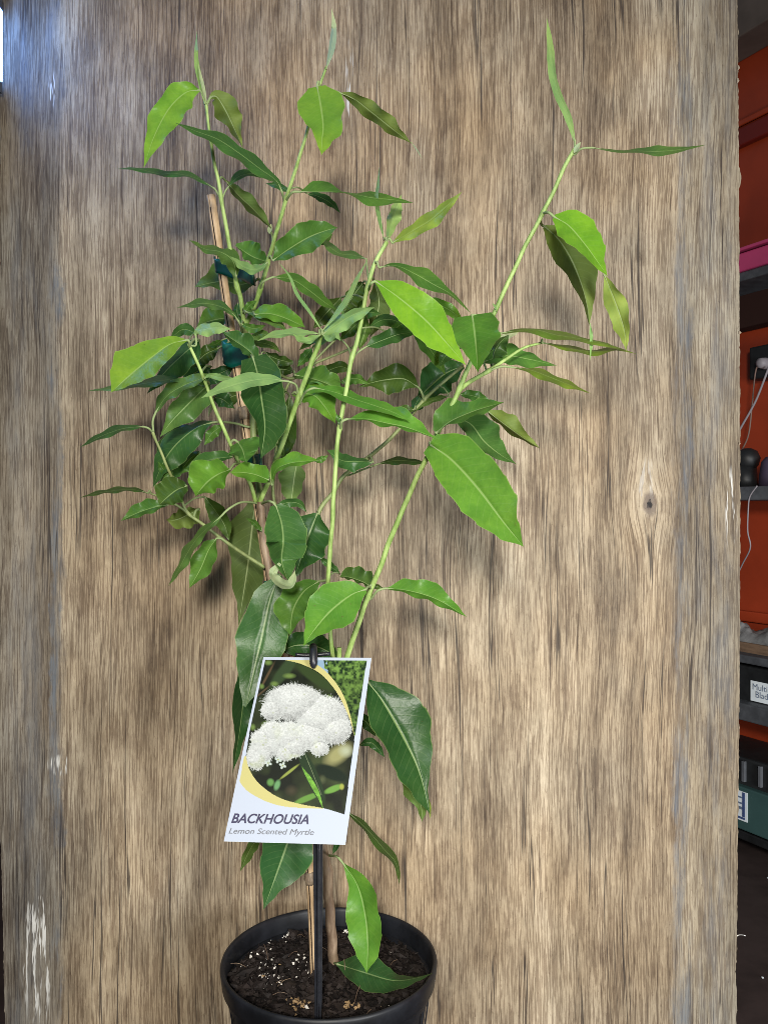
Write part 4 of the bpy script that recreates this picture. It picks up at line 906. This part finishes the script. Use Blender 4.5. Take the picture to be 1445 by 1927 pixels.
# black stake holding the tag
ts = empty('tag_stake', SP(598, 1905), 'thin black plastic stake with a hook through the top of the tag', 'tag stake')
def strip(pts, wpx, thick, ridge=True):
    V = []; Fc = []; n = len(pts)
    for i, (px, py, d) in enumerate(pts):
        hw = wpx[i]/2/F*d; c = P(px, py, d); k = thick
        for (x, y) in ((-hw, k), (-hw, 0), (-hw*.35, 0), (-hw*.2, -k*1.0), (hw*.2, -k*1.0), (hw*.35, 0), (hw, 0), (hw, k)): V.append((c.x+x, c.y+y, c.z))
    m = 8
    for i in range(n-1):
        for k in range(m): Fc.append((i*m+k, i*m+(k+1) % m, (i+1)*m+(k+1) % m, (i+1)*m+k))
    Fc += [tuple(range(m))[::-1], tuple((n-1)*m+k for k in range(m))]
    return V, Fc
V, Fc = strip([(590, 1222, .592), (592, 1300, .590), (596, 1500, .585), (598.5, 1600, .582), (599, 1700, .580), (599, 1800, .578), (599, 1880, .576), (598, 1945, .574)], [13, 14, 16, 18, 17.5, 15, 14, 12], .0016)
bevel(mesh_obj('shaft', V, Fc, M_stake, ts), .0003, 2)
hk = [P(590, 1224, .593), P(589.5, 1219, .590), P(589.5, 1218, .584), P(590, 1225, .5795), P(590, 1240, .577), P(590, 1258, .5755)]
hp = catmull(hk, 30); V, Fc = tube(hp, [.0022]*6+[.0027]*20+[.0026, .0023, .0017, .0008], 14)
mesh_obj('hook', V, Fc, M_stake, ts, smooth=True)
V, Fc = tube(catmull([P(556, 1232, .590), P(580, 1233, .590), P(622, 1230, .590)], 12), .0014, 8); mesh_obj('cross_bar', V, Fc, M_stake, ts, smooth=True)

# ------------------------------------------------------------------ workshop wall seen past the board on the right
E = Vector((.45, -.893, 0)).normalized(); N = Vector((-.893, -.45, 0)).normalized(); O = Vector((.542, 1.30, 0))
ANG = math.atan2(E.y, E.x)
def hit(px, py, n=0.0):
    """u, z where the photo ray meets the wall plane moved n metres into the room"""
    dx = (px-CX)/F; o = O+N*n
    # ray (dx*d, d); solve (dx*d - o.x)*N.x + (d-o.y)*N.y = 0
    d = (o.x*N.x+o.y*N.y)/(dx*N.x+N.y); p = Vector((dx*d, d, 0)); return (p-o).dot(E), CAMZ-(py-CY)/F*d
def wbox(u0, u1, n0, n1, z0, z1):
    """box in wall coordinates -> world verts"""
    V, Fc = box(u0, u1, n0, n1, z0, z1); return [O+E*v[0]+N*v[1]+Vector((0, 0, v[2])) for v in V], [f[::-1] for f in Fc]
def wz(py, n=0.0, px=1418): return hit(px, py, n)[1]
wall = empty('side_wall', O, 'red painted sheet wall of the shed at the right edge', 'wall')
for k in range(5):
    u0 = -.62+k*.36; V, Fc = wbox(u0, u0+.354, -.02, 0, 0, 1.28); bevel(mesh_obj('panel', V, Fc, M_red, wall), .002)
V, Fc = wbox(-.62, 1.2, -.03, -.021, 0, 1.28); mesh_obj('backing', V, Fc, M_red2, wall)
def shelf_thing(name, u0, u1, n0, n1, py0, py1, mat, label, cat, bev=.002, npx=None):
    nn = n1 if npx is None else npx
    V, Fc = wbox(u0, u1, n0, n1, wz(py1, nn), wz(py0, nn)); o = mesh_obj(name, V, Fc, mat)
    bevel(o, bev); return tag(o, label, cat)
UA, UB = -.55, .8
shelf_thing('roof_beam', UA, UB, .0015, .06, -60, 52, M_beam, 'grey brown timber beam along the top of the red wall', 'beam')
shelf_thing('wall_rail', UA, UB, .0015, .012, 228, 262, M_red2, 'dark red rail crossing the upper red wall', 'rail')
shelf_thing('wall_rail', UA, UB, .0015, .006, 212, 224, M_red, 'thin bright red lip just above the dark red rail', 'rail')
sh = empty('pink_shelf', O+Vector((0, 0, wz(480))), 'pink edged shelf with a dark underside on the red wall', 'shelf')
V, Fc = wbox(UA, UB, .0015, .10, wz(503, .10), wz(468, .10)); bevel(mesh_obj('edge_board', V, Fc, M_pink, sh), .002)
V, Fc = wbox(UA, UB, .0015, .104, wz(463, .104), wz(457, .104)); bevel(mesh_obj('lip', V, Fc, M_pink, sh), .001)
V, Fc = wbox(UA, UB, .0015, .096, wz(522, .096), wz(505, .096)); bevel(mesh_obj('shelf_plank', V, Fc, M_steel, sh), .002)
shelf_thing('shade_strip', UA, UB, .0015, .03, 524, 612, simple('recess_shade', (.022, .009, .007, 1), .8, .3, 20, .2), 'dark strip coloured as the shaded recess under the pink shelf', 'board')  # black recess below the shelf: its shade is put in as a dark strip
# socket box with plug and leads
u, z = hit(1408, 680, .03)
sb = empty('socket_box', O+E*(u+.03)+N*.03+Vector((0, 0, z)), 'black power socket box with a grey plug on the red wall', 'socket')
V, Fc = wbox(u, u+.12, .0015, .03, wz(714, .03), wz(652, .03)); bevel(mesh_obj('case', V, Fc, M_black, sb), .003)
u2 = hit(1443, 683, .03)[0]
c = O+E*u2+N*.036+Vector((0, 0, hit(1443, 683, .036)[1]))
V, Fc = tube([c-N*.006, c, c+N*.010, c+N*.012], [.0085, .0085, .007, .003], 16); mesh_obj('plug', V, Fc, M_cable, sb, smooth=True)
def cable(pts, r, mat, label):
    p3 = []
    for (px, py, n) in pts:
        uu, zz = hit(px, py, n); p3.append(O+E*uu+N*n+Vector((0, 0, zz)))
    V, Fc = tube(arclen_resample(catmull(p3, 80), 50), r, 8); return tag(mesh_obj('power_cable', V, Fc, mat, smooth=True), label, 'cable')
cable([(1446, 690, .045), (1438, 712, .05), (1424, 748, .05), (1412, 772, .05), (1396, 800, .05), (1380, 830, .05)], .0016, M_cable, 'pale grey lead dropping from the plug on the red wall')
cable([(1440, 682, .04), (1426, 688, .045), (1420, 705, .045), (1414, 765, .045), (1407, 820, .045), (1390, 856, .045)], .0012, M_cable2, 'thin brown lead curving down from the socket box')
cable([(1424, 914, .11), (1410, 935, .112), (1407, 960, .112), (1406, 1000, .112), (1411, 1030, .11), (1397, 1060, .10), (1385, 1085, .09)], .0010, M_cable, 'thin silvery wire hanging under the black tool shelf')
# tool shelf and tools
shelf_thing('tool_shelf', UA, UB, .0015, .10, 915, 941, M_steel, 'dark grey shelf carrying two black tools', 'shelf')
u, z = hit(1405, 900, .05)
zt = wz(915, .10)+.0005
tb = empty('black_tool', O+E*u+N*.05+Vector((0, 0, zt)), 'black round headed tool standing at the left of the dark grey shelf', 'tool')
cc = O+E*hit(1402, 880, .05)[0]+N*.05
V, Fc = tube([cc+Vector((0, 0, zt)), cc+Vector((0, 0, zt+.012)), cc+Vector((0, 0, zt+.030))], [.017, .016, .015], 20); mesh_obj('handle', V, Fc, M_black, tb, smooth=True)
c2_ = O+E*hit(1406, 860, .05)[0]+N*.05+Vector((0, 0, hit(1406, 862, .05)[1]))
V, Fc = tube([c2_-Vector((.0, 0, .016)), c2_-Vector((0, 0, .010)), c2_, c2_+Vector((0, 0, .010)), c2_+Vector((0, 0, .014))], [.010, .015, .0175, .013, .005], 20); mesh_obj('head', V, Fc, M_black, tb, smooth=True)
cc = O+E*hit(1446, 885, .05)[0]+N*.05
V, Fc = tube([cc+Vector((0, 0, zt)), cc+Vector((0, 0, zt+.015)), cc+Vector((0, 0, zt+.035)), cc+Vector((0, 0, zt+.042))], [.014, .013, .010, .004], 20)
tag(mesh_obj('purple_tool', V, Fc, M_purple, smooth=True), 'dark purple tapered tool at the right end of the dark grey shelf', 'tool')
shelf_thing('wall_rail', UA, UB, .0015, .010, 1152, 1172, M_red, 'bright red lip low on the wall above the grey rag', 'rail')
# rag on a timber ledge
shelf_thing('timber_ledge', UA, UB, .0015, .09, 1212, 1234, M_wood, 'brown timber ledge under the crumpled grey rag', 'ledge')
u0, z0 = hit(1380, 1213, .09)[0], wz(1213, .09)
V = []; Fc = []; nu, nv = 60, 26
for i in range(nu+1):
    for j in range(nv+1):
        uu = u0-.06+.26*i/nu; n_ = .012+.075*j/nv; q = Vector((uu*28, n_*34, 0))
        h = .024*(max(0.0, math.sin(math.pi*j/nv))**.6)*(.55+.9*noise.noise(q)+.35*abs(noise.noise(q*2.6)))*min(1, 6*(i/nu), 6*(1-i/nu))
        V.append(O+E*uu+N*n_+Vector((0, 0, z0+.001+max(0, h))))
for i in range(nu):
    for j in range(nv): a = i*(nv+1)+j; Fc.append((a, a+1, a+nv+2, a+nv+1))
o = mesh_obj('grey_rag', V, Fc, M_rag, smooth=True); o.modifiers.new('thickness', 'SOLIDIFY').thickness = .0015
tag(o, 'crumpled grey rag lying on the timber ledge at the right', 'rag')
shelf_thing('lower_shelf', UA, UB, .0015, .11, 1236, 1252, M_steel, 'dark grey shelf directly over the black blade case', 'shelf')
bc = empty('blade_case', O+E*.03+N*.05+Vector((0, 0, wz(1330, .10))), 'black case with a white printed label on the right shelf', 'case')
V, Fc = wbox(-.06, .30, .0015, .10, wz(1327, .10), wz(1256, .10)); bevel(mesh_obj('case_body', V, Fc, M_black, bc), .003)
ua, za = hit(1411, 1280, .1012); zb = hit(1411, 1318, .1012)[1]
V, Fc = wbox(ua, ua+.062, .1002, .1010, zb, za); bevel(mesh_obj('label', V, Fc, M_white, bc), .0003)
def wall_text(body, px, py, hgt, n, cname):
    v, f = text_mesh(body, 0, 0.0); uu, zz = hit(px, py, n); s = hgt/.70
    # stretched along the wall so that it reads at the same size on the foreshortened face
    V = [O+E*(uu+(q[0])*s*1.0)+N*n+Vector((0, 0, zz+q[1]*s)) for q in v]
    return mesh_obj(cname, V, f, M_ink, bc)
wall_text('Multi Vo', 1414.5, 1297, .0085, .1014, 'lettering')
wall_text('Blades', 1420, 1312, .0085, .1014, 'lettering')
shelf_thing('bottom_shelf', UA, UB, .0015, .12, 1329, 1362, M_steel, 'grey shelf board under the black blade case', 'shelf')
cr_ = empty('black_crate', O+E*.03+N*.08+Vector((0, 0, wz(1487, .10))), 'black ribbed plastic crate under the bottom shelf', 'crate')
V, Fc = wbox(-.30, .30, .0015, .10, wz(1487, .10), wz(1432, .10)); bevel(mesh_obj('crate_body', V, Fc, M_black, cr_), .003)
for px in (1398, 1429, 1455):
    uu = hit(px, 1450, .103)[0]; V, Fc = wbox(uu-.002, uu+.003, .1002, .105, wz(1476, .10), wz(1437, .10)); bevel(mesh_obj('rib', V, Fc, M_steel, cr_), .0006)
tb = empty('teal_box', O+E*.03+N*.06+Vector((0, 0, 0)), 'teal cardboard box with a white and blue sticker near the floor', 'box')
V, Fc = wbox(-.30, .30, .0015, .11, wz(1571, .11), wz(1489, .11)); bevel(mesh_obj('box_body', V, Fc, M_teal, tb), .002)
uu = hit(1404.5, 1500, .1115)[0]; V, Fc = wbox(uu-.08, uu, .1102, .1112, wz(1546, .111, 1400), wz(1491, .111, 1400)); mesh_obj('sticker', V, Fc, M_white, tb)
V, Fc = wbox(uu-.078, uu-.0035, .1113, .1117, wz(1543, .111, 1400), wz(1539, .111, 1400)); mesh_obj('sticker_line', V, Fc, M_blue, tb)
V, Fc = wbox(uu-.0075, uu-.0035, .1113, .1117, wz(1538, .111, 1400), wz(1492, .111, 1400)); mesh_obj('sticker_line', V, Fc, M_blue, tb)
for a, b in ((1501, 1504), (1512, 1515), (1520, 1525)):
    V, Fc = wbox(uu-.078, uu-.0080, .1113, .1117, wz(b, .111, 1400), wz(a, .111, 1400)); mesh_obj('sticker_line', V, Fc, M_ink, tb)
shelf_thing('shade_gap', UA, UB, .0015, .10, 1573, 1590, M_black, 'black strip coloured as the shaded gap under the teal box', 'shade_gap')  # dark gap below the box, its shade filled in with a black strip
# litter on the floor
V, Fc = [], []
for (px, py) in ((1434, 1841), (1444, 1653)):
    d = CAMZ*F/(py-CY); p = P(px, py, d); s = .002; v, f = box(p.x-s*.5, p.x+s*.5, p.y-s*.5, p.y+s*.5, .0005, .0012); b = len(V); V += v; Fc += [tuple(b+i for i in q) for q in f]
tag(mesh_obj('paper_scraps', V, Fc, M_white), 'tiny white scraps scattered on the dark floor', 'litter', kind='stuff')

# back and left of the shed (behind the board), with the bright window at the upper left
V, Fc = box(-1.6, 1.2, 1.95, 2.0, 0, 1.28); tag(mesh_obj('rear_wall', V, Fc, M_red2), 'dark red rear wall of the shed behind the plywood', 'wall')
wn = empty('shed_window', P(0, 88, .70), 'narrow bright window at the upper left edge beside the board', 'window')
t = NT('daylight_pane'); em = t.new('ShaderNodeEmission'); em.inputs[0].default_value = (.14, .36, 1, 1); em.inputs[1].default_value = 12.0; t.t.links.new(em.outputs[0], t.out.inputs[0]); M_pane = t.m
x = (6.5-CX)/F*.72
V, Fc = box(x-.006, x, .34, .7195, P(0, 154, .72).z, P(0, 22, .72).z); mesh_obj('pane', V, Fc, M_pane, wn)  # pane lengthened forward out of view to spread its blue glow over the board
for zc in (P(0, 156, .72).z-.010, P(0, 20, .72).z):
    V, Fc = box(x-.012, x-.0005, .33, .7195, zc+.0005, zc+.0095); mesh_obj('frame', V, Fc, M_steel, wn)
print('leaves', NLEAF[0])
